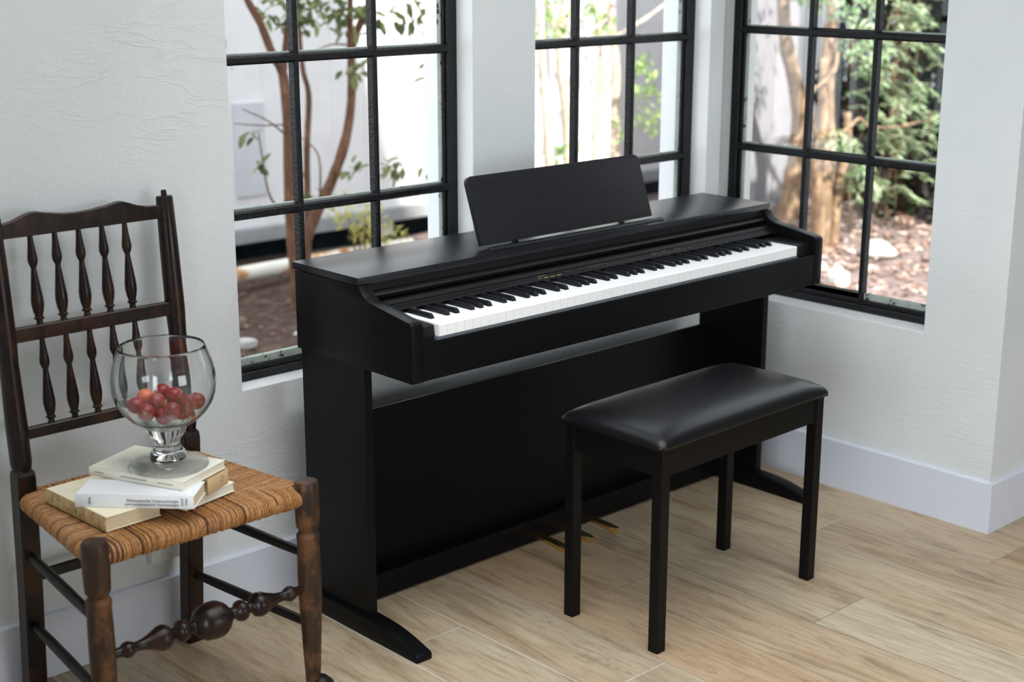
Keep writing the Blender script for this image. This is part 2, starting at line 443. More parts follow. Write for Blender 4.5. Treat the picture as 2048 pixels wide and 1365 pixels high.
# ------------------------------------------------------------------ mesh helpers
class MB:
    def __init__(s):
        s.bm = bmesh.new()
    def _merge(s, other):
        me = bpy.data.meshes.new('tmp')
        other.to_mesh(me)
        other.free()
        s.bm.from_mesh(me)
        bpy.data.meshes.remove(me)
    def box(s, a, b, bev=0.0, seg=2, mat=None):
        bm = bmesh.new()
        bmesh.ops.create_cube(bm, size=1)
        a, b = V(a), V(b)
        c, d = (a + b) / 2, (b - a)
        for v in bm.verts:
            v.co = V((v.co.x * d.x, v.co.y * d.y, v.co.z * d.z))
        if bev:
            bmesh.ops.bevel(bm, geom=bm.edges[:], offset=min(bev, min(abs(d.x), abs(d.y), abs(d.z)) * 0.49), segments=seg, profile=0.6, affect='EDGES')
        for v in bm.verts:
            v.co = (mat @ (v.co + c)) if mat is not None else v.co + c
        s._merge(bm)
        return s
    def prism(s, pts, lo, hi, axis='x', bev=0.0, seg=2, mat=None):
        """pts: 2D outline; axis: extrusion axis. x->(y,z)  y->(x,z)  z->(x,y)"""
        bm = bmesh.new()
        f = {'x': lambda p, e: V((e, p[0], p[1])), 'y': lambda p, e: V((p[0], e, p[1])), 'z': lambda p, e: V((p[0], p[1], e))}[axis]
        A = [bm.verts.new(f(p, lo)) for p in pts]
        B = [bm.verts.new(f(p, hi)) for p in pts]
        n = len(pts)
        bm.faces.new(A)
        bm.faces.new(B[::-1])
        for i in range(n):
            bm.faces.new((A[i], A[(i + 1) % n], B[(i + 1) % n], B[i]))
        bmesh.ops.recalc_face_normals(bm, faces=bm.faces[:])
        if bev:
            es = [e for e in bm.edges if len(e.link_faces) == 2 and e.calc_face_angle(0) > 0.5]
            bmesh.ops.bevel(bm, geom=es, offset=bev, segments=seg, profile=0.6, affect='EDGES')
        if mat is not None:
            for v in bm.verts:
                v.co = mat @ v.co
        s._merge(bm)
        return s
    def lathe(s, prof, mat=None, n=32, cap=True):
        """prof: [(r, t)] along local z; mat places it."""
        bm = bmesh.new()
        rings = []
        for r, t in prof:
            if r < 1e-6:
                rings.append([bm.verts.new((0, 0, t))])
            else:
                rings.append([bm.verts.new((r * math.cos(2 * math.pi * k / n), r * math.sin(2 * math.pi * k / n), t)) for k in range(n)])
        for a, b in zip(rings, rings[1:]):
            for k in range(n):
                k2 = (k + 1) % n
                if len(a) == 1 and len(b) == 1:
                    continue
                if len(a) == 1:
                    bm.faces.new((a[0], b[k2], b[k]))
                elif len(b) == 1:
                    bm.faces.new((a[k], a[k2], b[0]))
                else:
                    bm.faces.new((a[k], a[k2], b[k2], b[k]))
        if cap:
            if len(rings[0]) > 1: bm.faces.new(rings[0][::-1])
            if len(rings[-1]) > 1: bm.faces.new(rings[-1])
        bmesh.ops.recalc_face_normals(bm, faces=bm.faces[:])
        if mat is not None:
            for v in bm.verts:
                v.co = mat @ v.co
        s._merge(bm)
        return s
    def tube(s, pts, rad, n=8, cap=True, flat=1.0):
        """tapered tube through points"""
        bm = s.bm
        pts = [V(p) for p in pts]
        if not hasattr(rad, '__len__'):
            rad = [rad] * len(pts)
        ref = None
        rings = []
        for i, p in enumerate(pts):
            d = (pts[min(i + 1, len(pts) - 1)] - pts[max(i - 1, 0)]).normalized()
            if ref is None:
                ref = V((0, 0, 1)) if abs(d.z) < 0.9 else V((1, 0, 0))
            u = d.cross(ref).normalized()
            ref = u.cross(d)
            rings.append([bm.verts.new(p + (u * math.cos(2 * math.pi * k / n) + ref * flat * math.sin(2 * math.pi * k / n)) * rad[i]) for k in range(n)])
        for a, b in zip(rings, rings[1:]):
            for k in range(n):
                bm.faces.new((a[k], a[(k + 1) % n], b[(k + 1) % n], b[k]))
        if cap:
            bm.faces.new(rings[0][::-1])
            bm.faces.new(rings[-1])
        return s
    def quad(s, *p):
        s.bm.faces.new([s.bm.verts.new(V(q)) for q in p])
        return s
    def obj(s, name, mat, parent=None, smooth=False, local=False, angle=35):
        me = bpy.data.meshes.new(name)
        if parent is not None and not local:
            L = V(parent.get('_w', (0, 0, 0)))
            for v in s.bm.verts:
                v.co -= L
        s.bm.to_mesh(me)
        s.bm.free()
        mats = mat if isinstance(mat, list) else [mat]
        for m_ in mats:
            me.materials.append(m_)
        if smooth:
            for p in me.polygons:
                p.use_smooth = True
            if angle:
                try:
                    me.set_sharp_from_angle(angle=math.radians(angle))
                except Exception:
                    pass
        o = bpy.data.objects.new(name, me)
        COL.objects.link(o)
        if parent is not None:
            o.parent = parent
            o['_w'] = parent.get('_w', (0, 0, 0))
        return o

def cyl_between(a, b):
    a, b = V(a), V(b)
    return Matrix.Translation(a) @ (b - a).to_track_quat('Z', 'Y').to_matrix().to_4x4()

def tag(o, label, cat, group=None, kind=None):
    if label: o['label'] = label
    if cat: o['category'] = cat
    if group: o['group'] = group
    if kind: o['kind'] = kind
    return o

def thing(name, label, cat, loc=(0, 0, 0), rz=0.0, group=None):
    o = bpy.data.objects.new(name, None)
    COL.objects.link(o)
    o.location = loc
    o.rotation_euler = (0, 0, rz)
    o.empty_display_size = 0.05
    o['_w'] = tuple(loc)
    return tag(o, label, cat, group)

def struct(o):
    o['kind'] = 'structure'
    return o

def resample(pts, n):
    """Catmull-Rom through points"""
    P = [V(p) for p in pts]
    out = []
    for i in range(len(P) - 1):
        p0, p1, p2, p3 = P[max(i - 1, 0)], P[i], P[i + 1], P[min(i + 2, len(P) - 1)]
        for k in range(n):
            t = k / n
            out.append(0.5 * ((2 * p1) + (p2 - p0) * t + (2 * p0 - 5 * p1 + 4 * p2 - p3) * t * t + (3 * p1 - p0 - 3 * p2 + p3) * t ** 3))
    out.append(P[-1])
    return out

# ------------------------------------------------------------------ room shell
YW, XW, TH, TOP = 0.488, 1.572, 0.18, 2.5       # inner faces of the back and right walls
WT = 1.96                                        # top of the windows
struct(MB().box((-4.8, -6.7, -0.12), (2.3, 0.66, 0.0)).obj('floor', M['floor']))
struct(MB().box((-4.8, -6.7, TOP), (2.3, 0.668, TOP + 0.12)).obj('ceiling', M['ceil']))
Z1, Z3 = 0.523, 0.502
wb = MB()
wb.box((-4.8, YW, 0), (-0.10, YW + TH, TOP))
wb.box((-0.10, YW, 0), (0.604, YW + TH, Z1)).box((-0.10, YW, WT), (0.604, YW + TH, TOP))
wb.box((0.604, YW, 0), (0.816, YW + TH, TOP))
wb.box((0.816, YW, 0), (1.513, YW + TH, Z1)).box((0.816, YW, WT), (1.513, YW + TH, TOP))
wb.box((1.513, YW, 0), (XW, YW + TH, TOP))
struct(wb.obj('wall_back', M['plaster']))
Y3a, Y3b = -0.230, 0.512
wr = MB()
wr.box((XW, -0.458, 0), (XW + TH, Y3a, TOP))
wr.box((XW, Y3a, 0), (XW + TH, YW, Z3)).box((XW, YW, 0), (XW + TH, YW + TH, Z3))
wr.box((XW, Y3a, WT), (XW + TH, YW + TH, TOP))
wr.box((XW, Y3b, Z3), (XW + TH, YW + TH, WT))
struct(wr.obj('wall_right', M['plaster']))
struct(MB().box((XW + TH, -0.458, 0), (2.3, -0.30, TOP)).obj('wall_corner', M['plaster']))
# white painted sills and reveals
sl = MB().box((-0.0995, YW + 0.0005, Z1), (0.6035, YW + TH, Z1 + 0.0015))
sl.box((0.6025, YW + 0.001, Z1), (0.6040, YW + TH, WT))
struct(sl.obj('trim_1', M['reveal']))
sl = MB().box((0.8165, YW + 0.0005, Z1), (1.5125, YW + TH, Z1 + 0.0015)).box((1.5115, YW + 0.001, Z1), (1.513, YW + TH, WT))
struct(sl.obj('trim_2', M['reveal']))
sl = MB().box((XW + 0.0005, Y3a + 0.0005, Z3), (XW + TH, Y3b - 0.0005, Z3 + 0.0015)).box((XW + 0.072, Y3b - 0.0015, Z3), (XW + TH, Y3b, WT))
struct(sl.obj('trim_3', M['reveal']))
# baseboards
BH = 0.14
struct(MB().prism([(0.4745, 0), (YW, 0), (YW, BH), (0.4775, BH), (0.4745, BH - 0.003)], -4.8, 1.562, 'x').obj('baseboard_back', M['trim']))
struct(MB().prism([(1.561, 0), (XW, 0), (XW, BH), (1.564, BH), (1.561, BH - 0.003)], -0.458, 0.4745, 'y').obj('baseboard_right', M['trim']))
struct(MB().prism([(-0.470, 0), (-0.458, 0), (-0.458, BH), (-0.467, BH), (-0.470, BH - 0.003)], 1.561, 2.3, 'x').obj('baseboard_corner', M['trim']))

# ------------------------------------------------------------------ steel windows (frame + muntins, putty, glass)
def window(n, o0, o1, z0, fy, vert, bars, along):
    """o0..o1 opening along the wall, fy depth of the frame's room face, vert/bars muntin centres"""
    P = (lambda u, d, z: (u, d, z)) if along == 'x' else (lambda u, d, z: (d, u, z))
    def bx(mb, u0, u1, d0, d1, za, zb, bev=0.003):
        a, b = P(u0, d0, za), P(u1, d1, zb)
        return mb.box([min(p) for p in zip(a, b)], [max(p) for p in zip(a, b)], bev, 1)
    root = bpy.data.objects.new('window_%d' % n, None)
    COL.objects.link(root)
    root['_w'] = P((o0 + o1) / 2, fy + 0.02, z0)
    root.location = root['_w']
    struct(root)
    fr = MB()
    fw = 0.030
    for u0, u1 in ((o0, o0 + fw), (o1 - fw, o1)):
        bx(fr, u0, u1, fy, fy + 0.042, z0, WT)
        # inner stepped bead
        if u0 == o0: bx(fr, u1 - 0.002, u1 + 0.008, fy + 0.012, fy + 0.036, z0, WT)
        else: bx(fr, u0 - 0.008, u0 + 0.002, fy + 0.012, fy + 0.036, z0, WT)
    bx(fr, o0, o1, fy, fy + 0.042, z0 + 0.0015, z0 + 0.022)
    bx(fr, o0, o1, fy + 0.008, fy + 0.042, z0 + 0.02, z0 + 0.036)
    bx(fr, o0, o1, fy, fy + 0.042, WT - 0.03, WT)
    fr.obj('window_frame', M['iron'], root, True)
    mu = MB()
    for u in vert:
        bx(mu, u - 0.0075, u + 0.0075, fy + 0.002, fy + 0.030, z0 + 0.03, WT - 0.03, 0.004)
    for z in bars:
        bx(mu, o0 + 0.02, o1 - 0.02, fy + 0.001, fy + 0.030, z - 0.0105, z + 0.0105, 0.005)
    mu.obj('muntin_grid', M['iron'], root, True)
    pu = MB()
    ed = [o0 + fw + 0.008] + list(vert) + [o1 - fw - 0.008]
    for a, b in zip(ed, ed[1:]):
        bx(pu, a + 0.006, b - 0.006, fy + 0.014, fy + 0.030, z0 + 0.034, z0 + 0.053, 0.002)
    for b_ in bars:
        for a, b in zip(ed, ed[1:]):
            bx(pu, a + 0.006, b - 0.006, fy + 0.020, fy + 0.030, b_ + 0.009, b_ + 0.014, 0.001)
    bx(pu, o1 - fw - 0.012, o1 - fw - 0.007, fy + 0.018, fy + 0.030, z0 + 0.05, WT - 0.03, 0.001)
    pu.obj('glazing_putty', M['putty'], root, True)
    gl = MB()
    gl.quad(P(o0 + 0.02, fy + 0.026, z0 + 0.02), P(o1 - 0.02, fy + 0.026, z0 + 0.02), P(o1 - 0.02, fy + 0.026, WT - 0.02), P(o0 + 0.02, fy + 0.026, WT - 0.02))
    gl.obj('glass_panes', M['pane'], root)
    return root
window(1, -0.10, 0.604, Z1, 0.546, (0.124, 0.349), (0.9115, 1.256, 1.60), 'x')
window(2, 0.816, 1.513, Z1, 0.546, (1.035, 1.256), (0.908, 1.250, 1.60), 'x')
window(3, Y3a, Y3b, Z3, 1.642, (0.2405, 0.026), (0.928, 1.268, 1.608), 'y')

# ------------------------------------------------------------------ digital piano
W = 1.417
pn = thing('digital_piano', 'black upright digital piano with its key cover open, standing against the windows', 'piano', (W / 2, 0.2, 0))
AT = 0.031                                      # arm thickness
def side_profile(zb=0.6244):
    pts = [(0.409, zb), (0.0, zb), (0.0, 0.741)]
    for k in range(1, 6):                        # rounded front corner
        a = math.pi - k / 6 * (math.pi / 2 + 0.2)
        pts.append((0.014 + 0.014 * math.cos(a), 0.741 + 0.0135 * math.sin(a)))
    pts += [(0.020, 0.7555), (0.07, 0.7635), (0.112, 0.7705)]
    for k in range(0, 7):                        # concave sweep up to the lid
        a = k / 6 * 1.15
        pts.append((0.128 + 0.047 * math.sin(a) / math.sin(1.15), 0.7735 + 0.030 * (1 - math.cos(a)) / (1 - math.cos(1.15))))
    pts += [(0.409, 0.8035)]
    return pts
for sx in (0, 1):
    x0 = 0.0 if sx == 0 else W - AT
    MB().prism(side_profile(), x0, x0 + AT, 'x', 0.0015, 2).obj('side_arm', M['piano'], pn, True)
    l0 = 0.002 if sx == 0 else W - 0.024
    MB().box((l0, 0.168, 0.044), (l0 + 0.022, 0.396, 0.6244), 0.001, 1).obj('leg_panel', M['piano'], pn, True)
    f0 = -0.0108 if sx == 0 else W - 0.0345
    pts = [(0.41, 0.0), (-0.012, 0.0), (-0.013, 0.012)]
    for y_, z_ in [(-0.008, 0.0175), (0.02, 0.0255), (0.055, 0.0345), (0.09, 0.0405), (0.13, 0.0445), (0.17, 0.0455), (0.41, 0.0455)]:
        pts.append((y_, z_))
    MB().prism(pts, f0, f0 + 0.043, 'x', 0.003, 2).obj('foot', M['piano'], pn, True)
# lid
MB().box((0.001, 0.1788, 0.8045), (1.4163, 0.4199, 0.821), 0.0012, 2).obj('top_lid', M['piano_top'], pn, True)
MB().box((AT, 0.1815, 0.787), (W - AT, 0.204, 0.8045)).obj('front_rail', M['piano_panel'], pn)
# sliding key cover edge
kc = MB().prism([(0.204, 0.7855), (0.176, 0.7850), (0.170, 0.7825), (0.1665, 0.7790), (0.1680, 0.7755), (0.176, 0.7725), (0.185, 0.7705), (0.185, 0.7660), (0.33, 0.7660), (0.33, 0.7855)], AT + 0.001, W - AT - 0.001, 'x', 0.0008, 1)
kc.obj('key_cover', M['piano_panel'], pn, True)
# control panel behind the keys
cp = MB().prism([(0.1640, 0.7655), (0.1600, 0.7645), (0.1530, 0.7580), (0.1535, 0.7565), (0.1570, 0.7560), (0.1560, 0.7545), (0.1500, 0.7572), (0.1320, 0.7487), (0.1320, 0.7470), (0.160, 0.7470), (0.160, 0.7390), (0.40, 0.7390), (0.40, 0.7655)], AT + 0.001, W - AT - 0.001, 'x')
cpo = cp.obj('control_panel', M['piano_panel'], pn)
# speaker slots at both ends and the small gold print
def on_panel(t):                                  # t 0..1 from panel's upper edge to its lower edge
    return (0.1490 - 0.0165 * t, 0.7567 - 0.0078 * t)
def patch(mb, xa, xb, t0, t1, h):
    (ya, za), (yb_2, zb_2) = on_panel(t0), on_panel(t1)
    nx_, nz_ = -0.427 * h, 0.904 * h
    mb.prism([(ya + nx_, za + nz_), (ya - nx_, za - nz_), (yb_2 - nx_, zb_2 - nz_), (yb_2 + nx_, zb_2 + nz_)], xa, xb, 'x')
for n_, (xa, xb) in enumerate(((0.05, 0.40), (1.02, 1.37))):
    sl = MB()
    for t_ in (0.30, 0.62):
        patch(sl, xa, xb, t_, t_ + 0.10, 0.0004)
    sl.obj('speaker_slot', M['piano'], cpo)
rp = random.Random(3)
gp, dp = MB(), MB()
def mark(mb, x, t, w_, h=0.0007):
    patch(mb, x, x + w_, t, t + h * 110, 0.00025)
for k in range(3):
    mark(gp, 0.512 + k * 0.021, 0.55, 0.014, 0.0011)
mark(gp, 0.494, 0.55, 0.003, 0.0009); mark(gp, 0.501, 0.55, 0.004, 0.0009); mark(gp, 0.497, 0.15, 0.026, 0.0006)
for x_, w_ in ((0.590, 0.012), (0.634, 0.012), (0.662, 0.07)):
    mark(dp, x_, 0.2, w_, 0.0004)
for k in range(16):
    mark(dp, 0.665 + k * 0.0145, 0.62, 0.005 + 0.004 * rp.random(), 0.0003)
dp.obj('label_print', M['dim_print'], cpo)
dp = MB()
for x_, w_ in ((0.895, 0.022), (0.930, 0.02), (0.982, 0.024)):
    mark(dp, x_, 0.12, w_, 0.0005)
for k in range(13):
    mark(dp, 0.893 + k * 0.0195, 0.5 if k < 8 else 0.3, 0.011, 0.0006)
for k in range(5):
    mark(dp, 1.032 + k * 0.022, 0.05, 0.010, 0.0005)
gp.obj('button_print', M['gold_print'], cpo)
dp.obj('label_print', M['dim_print'], cpo)
# key bed, key slip and cheek blocks
KX0, KX1, KY, KZ, KZB = 0.0775, 1.3105, 0.006, 0.7385, 0.7135
MB().box((AT, 0.004, 0.626), (W - AT, 0.40, 0.690)).obj('key_bed', M['piano'], pn)
MB().box((AT, 0.0015, 0.6252), (W - AT, 0.012, 0.7070), 0.001, 1).obj('key_slip', M['piano'], pn, True)
MB().box((KX0 - 0.004, 0.0055, 0.7000), (KX1 + 0.004, 0.16, 0.7125)).obj('key_felt', M['felt'], pn)
for a, b in ((AT + 0.0005, KX0 - 0.0012), (KX1 + 0.0012, W - AT - 0.0005)):
    cbk = MB().prism([(0.016, 0.703), (0.020, 0.735), (0.024, 0.7365), (0.158, 0.7385), (0.158, 0.690), (0.016, 0.690)], a, b, 'x', 0.001, 1)
    cbk.obj('cheek_block', M['piano_panel'], pn, True)
# keys
NW = 52
kp = (KX1 - KX0) / NW
for i in range(NW):
    x0 = KX0 + i * kp
    prof = [(KY, KZB), (KY - 0.0005, KZ - 0.0015), (KY + 0.0012, KZ), (0.156, KZ), (0.156, KZB)]
    MB().prism(prof, x0 + 0.0004, x0 + kp - 0.0004, 'x').obj('white_key', M['white_key'], pn)
octv = {0: 'A', 1: 'B', 2: 'C', 3: 'D', 4: 'E', 5: 'F', 6: 'G'}
shift = {'A': 0.12, 'C': -0.14, 'D': 0.14, 'F': -0.18, 'G': 0.0}
for i in range(NW - 1):
    nm = octv[i % 7]
    if nm not in shift:
        continue
    xc = KX0 + (i + 1) * kp + shift[nm] * 0.012
    h = 0.0105
    bm = MB()
    b = bm.bm
    wb_, wt = 0.0056, 0.0044
    yf, yb = KY + 0.050, 0.158
    pts = {}
    ring = []
    for y_, zz, wd in ((yf, KZ, wb_), (yf + 0.0035, KZ + h - 0.0025, wt), (yf + 0.0065, KZ + h - 0.0002, wt * 0.95), (yb, KZ + h - 0.0008, wt * 0.95)):
        ring.append([b.verts.new((xc - wd, y_, zz)), b.verts.new((xc + wd, y_, zz))])
    lo = [b.verts.new((xc - wb_, yb, KZ)), b.verts.new((xc + wb_, yb, KZ))]
    for r0, r1 in zip(ring, ring[1:]):
        b.faces.new((r0[0], r0[1], r1[1], r1[0]))
    b.faces.new((ring[3][0], ring[3][1], lo[1], lo[0]))
    b.faces.new((ring[0][0], ring[1][0], ring[2][0], ring[3][0], lo[0]))
    b.faces.new((ring[0][1], lo[1], ring[3][1], ring[2][1], ring[1][1]))
    b.faces.new((ring[0][0], lo[0], lo[1], ring[0][1]))
    bmesh.ops.recalc_face_normals(b, faces=b.faces[:])
    bmesh.ops.bevel(b, geom=[e for e in b.edges if all(v.co.z > KZ + 0.001 for v in e.verts)], offset=0.0008, segments=2, affect='EDGES')
    bm.obj('black_key', M['black_key'], pn, True)
# lower body: kick panel, pedal rail, pedals
MB().box((0.024, 0.345, 0.060), (W - 0.024, 0.351, 0.459)).obj('kick_panel', M['piano'], pn)
rail = MB().box((0.024, 0.300, 0.006), (W - 0.024, 0.375, 0.067), 0.001, 1).obj('pedal_rail', M['piano'], pn, True)
for px_ in (0.590, 0.681, 0.772):
    pd = MB()
    n = 14
    prev = None
    for k in range(n):                              # brass tongue, widening and rounding to its tip
        t_ = k / (n - 1)
        y_ = 0.305 - 0.175 * t_ ** 0.85
        hw = (0.0065 + 0.007 * (t_ ** 0.8)) * (0.70 if k == n - 1 else 0.93 if k == n - 2 else 1)
        zc = 0.055 + 0.006 * math.sin(t_ * math.pi * 0.6) - 0.010 * t_ * t_
        th = 0.006 + 0.007 * t_
        cur = []
        for u_, v_ in ((-1, -0.6), (-1, 0.25), (-0.6, 0.42), (0, 0.5), (0.6, 0.42), (1, 0.25), (1, -0.6), (0, -0.8)):
            cur.append(pd.bm.verts.new((px_ + u_ * hw, y_, zc + v_ * th)))
        if prev:
            for j in range(8):
                pd.bm.faces.new((prev[j], prev[(j + 1) % 8], cur[(j + 1) % 8], cur[j]))
        else:
            pd.bm.faces.new(cur)
        prev = cur
    pd.bm.faces.new(prev[::-1])
    bmesh.ops.recalc_face_normals(pd.bm, faces=pd.bm.faces[:])
    pd.obj('pedal', M['brass'], pn, True, angle=50)
# music rest leaning back on its ledge
mr = MB()
ang = math.atan2(0.055, 0.152)
T = Matrix.Translation((0.690, 0.226, 0.8315)) @ Matrix.Rotation(-ang, 4, 'X')
hw, hh, rc = 0.2945, 0.163, 0.016
pts = [(-hw, 0), (hw, 0)]
for k in range(6):
    a = k / 5 * math.pi / 2
    pts.append((hw - rc + rc * math.cos(a), hh - rc + rc * math.sin(a)))
for k in range(6):
    a = math.pi / 2 + k / 5 * math.pi / 2
    pts.append((-hw + rc + rc * math.cos(a), hh - rc + rc * math.sin(a)))
mr.prism(pts, 0.0, 0.012, 'y', 0.0012, 2, T)
rest = mr.obj('music_rest', M['rest'], pn, True)
MB().prism([(0.197, 0.821), (0.199, 0.8255), (0.205, 0.8285), (0.212, 0.8285), (0.214, 0.821)], 0.400, 0.998, 'x', 0.0008, 1).obj('rest_ledge', M['piano_top'], pn, True)
for hx in (0.499, 0.866):
    h_ = MB().box((hx - 0.012, 0.217, 0.821), (hx + 0.012, 0.228, 0.8255), 0.001, 1)
    h_.lathe([(0.0032, -0.008), (0.0032, 0.008)], Matrix.Translation((hx, 0.224, 0.829)) @ Matrix.Rotation(math.pi / 2, 4, 'Y'), 12)
    h_.obj('rest_hinge', M['steel'], pn, True)
# dot on the key slip
MB().lathe([(0.0, 0.0), (0.0011, 0.0), (0.0011, 0.0012), (0.0, 0.0012)], cyl_between((0.087, 0.0016, 0.664), (0.087, -0.5, 0.664)), 10).obj('screw_cap', M['steel'], pn, True)

# ------------------------------------------------------------------ bench
bn = thing('piano_bench', 'black four-legged piano bench with padded leatherette seat in front of the keyboard', 'bench', (0.403, -0.3344, 0), 0.0165)
L, D, LW = 0.590, 0.2845, 0.0275
for ix in (0, L - LW):
    for iy in (0, D - LW):
        lg = MB().box((ix, iy, 0), (ix + LW, iy + LW, 0.468), 0.0012, 1)
        lg.obj('leg', M['bench'], bn, True, True)
for y0_ in (0.003, D - 0.019):
    MB().box((LW, y0_, 0.408), (L - LW, y0_ + 0.016, 0.468)).obj('long_apron', M['bench'], bn, False, True)
for x0_ in (0.003, L - 0.019):
    MB().box((x0_, LW, 0.408), (x0_ + 0.016, D - LW, 0.468)).obj('end_apron', M['bench'], bn, False, True)
MB().box((-0.008, -0.006, 0.468), (L + 0.008, D + 0.008, 0.4725), 0.001, 1).obj('seat_board', M['bench'], bn, True, True)
cu = MB()
nx, ny = 56, 30
cx0, cx1, cy0, cy1 = -0.012, L + 0.012, -0.010, D + 0.012
grid = {}
def sup(u, p):
    return max(0.0, 1 - abs(u) ** p) ** 0.5
for i in range(nx + 1):
    for j in range(ny + 1):
        u = -1 + 2 * i / nx
        v = -1 + 2 * j / ny
        # denser at the rim
        u = math.copysign(1 - (1 - abs(u)) ** 1.6, u)
        v = math.copysign(1 - (1 - abs(v)) ** 1.6, v)
        e = min(sup(u, 12), 1) * min(sup(v, 7), 1)
        z = 0.4765 + 0.0265 * e ** 0.9 + 0.0085 * (1 - u ** 4) ** 0.9 * (1 - v ** 4) ** 0.9
        x_ = (cx0 + cx1) / 2 + u * (cx1 - cx0) / 2
        y_ = (cy0 + cy1) / 2 + v * (cy1 - cy0) / 2
        # round plan corners
        r_ = 0.016
        dx = abs(x_ - (cx0 + cx1) / 2) - ((cx1 - cx0) / 2 - r_)
        dy = abs(y_ - (cy0 + cy1) / 2) - ((cy1 - cy0) / 2 - r_)
        if dx > 0 and dy > 0:
            q = math.hypot(dx, dy)
            m_ = max(dx, dy)
            s_ = m_ / q if q > 0 else 1
            x_ -= math.copysign(dx * (1 - s_), u)
            y_ -= math.copysign(dy * (1 - s_), v)
        grid[i, j] = cu.bm.verts.new((x_, y_, z))
for i in range(nx):
    for j in range(ny):
        cu.bm.faces.new((grid[i, j], grid[i + 1, j], grid[i + 1, j + 1], grid[i, j + 1]))
rim = [grid[i, 0] for i in range(nx)] + [grid[nx, j] for j in range(ny)] + [grid[i, ny] for i in range(nx, 0, -1)] + [grid[0, j] for j in range(ny, 0, -1)]
low = [cu.bm.verts.new((v.co.x * 1.0 + (0.002 if v.co.x < L / 2 else -0.002), v.co.y + (0.002 if v.co.y < D / 2 else -0.002), 0.4722)) for v in rim]
for k in range(len(rim)):
    cu.bm.faces.new((rim[k], low[k], low[(k + 1) % len(rim)], rim[(k + 1) % len(rim)]))
cu.bm.faces.new(low[::-1])
bmesh.ops.recalc_face_normals(cu.bm, faces=cu.bm.faces[:])
cu.obj('seat_cushion', M['leather'], bn, True, True, angle=70)

# ------------------------------------------------------------------ rush-seated chair
ch = thing('spindle_back_chair', 'old dark wooden spindle-back chair with a woven rush seat holding books and a glass bowl', 'chair', (-0.482, 0.21, 0))
PXL, PXR = -0.672, -0.300
FXL, FXR, FY = -0.712, -0.252, 0.030
def yb(z): return 0.392 + max(0, z - 0.48) * 0.04 / 0.52
for px_ in (PXL, PXR):
    po = MB()
    # square lower part with a sloped shoulder
    q = 0.0195
    secs = [(0.0, 0.426, q), (0.25, 0.405, q), (0.44, 0.396, q), (0.485, 0.394, q), (0.497, 0.394, q * 0.93), (0.503, 0.394, q * 0.72)]
    rings = []
    for z_, yc, h_ in secs:
        c_ = 0.15 * h_
        rings.append([po.bm.verts.new((px_ + a * h_, yc + b * h_, z_)) for a, b in ((-1, -.85), (-.85, -1), (.85, -1), (1, -.85), (1, .85), (.85, 1), (-.85, 1), (-1, .85))])
    for a, b in zip(rings, rings[1:]):
        for k in range(8):
            po.bm.faces.new((a[k], a[(k + 1) % 8], b[(k + 1) % 8], b[k]))
    po.bm.faces.new(rings[0][::-1]); po.bm.faces.new(rings[-1])
    z0_, z1_ = 0.495, 1.0
    Tm = cyl_between((px_, yb(z0_) + 0.002, z0_), (px_, yb(z1_) + 0.002, z1_))
    Ln = (V((0, yb(z1_), z1_)) - V((0, yb(z0_), z0_))).length
    po.lathe([(0.0175, 0), (0.021, 0.02), (0.0215, 0.10), (0.0185, 0.22), (0.0205, 0.27), (0.0195, 0.40), (0.0175, Ln - 0.004), (0.0160, Ln), (0.0, Ln)], Tm, 28)
    po.lathe([(0.0062, Ln - 0.002), (0.0058, Ln + 0.010), (0.0045, Ln + 0.0125), (0, Ln + 0.013)], Tm, 14)
    po.obj('back_post', M['chair'], ch, True)
# crest rail
xs0, xs1 = PXL + 0.012, PXR - 0.012
top = [(-0.3215, 0.983), (-0.345, 0.984), (-0.367, 0.989), (-0.388, 0.997), (-0.400, 1.0008), (-0.410, 1.0008), (-0.435, 0.9955), (-0.47, 0.9915), (-0.50, 0.9902), (-0.53, 0.9915), (-0.562, 0.9965), (-0.585, 1.0012), (-0.596, 1.0012), (-0.612, 0.9965), (-0.632, 0.989), (-0.652, 0.985)]
cr = MB().prism([(xs0, 0.9555), (xs1, 0.9555), (xs1, 0.983)] + top + [(xs0, 0.985)], -0.007, 0.007, 'y', 0.0015, 1, Matrix.Translation((0, yb(0.975), 0)))
cr.obj('crest_rail', M['chair'], ch, True)
MB().box((xs0, yb(.767) - 0.0075, 0.7525), (xs1, yb(.767) + 0.0075, 0.7815), 0.002, 1).obj('middle_rail', M['chair'], ch, True)
MB().box((xs0, yb(.572) - 0.0075, 0.5595), (xs1, yb(.572) + 0.0075, 0.5825), 0.002, 1).obj('lower_rail', M['chair'], ch, True)
sp_prof = [(0.0072, 0.0), (0.0062, 0.035), (0.0058, 0.05), (0.0102, 0.068), (0.0104, 0.078), (0.0076, 0.09), (0.0078, 0.105), (0.0105, 0.16), (0.0122, 0.23), (0.0120, 0.29), (0.0098, 0.40), (0.0074, 0.52), (0.0054, 0.615), (0.0052, 0.64), (0.0078, 0.67), (0.0098, 0.71), (0.0098, 0.75), (0.0078, 0.83), (0.0060, 0.92), (0.0050, 1.0)]
for zb, zt in ((0.7805, 0.9565), (0.5815, 0.7535)):
    for k in range(5):
        x_ = -0.600 + k * 0.0507
        a, b = V((x_ - 0.0005, yb(zb), zb)), V((x_, yb(zt), zt))
        ln = (b - a).length
        MB().lathe([(r, t * ln) for r, t in sp_prof], cyl_between(a, b), 18).obj('spindle', M['chair'], ch, True, angle=50)
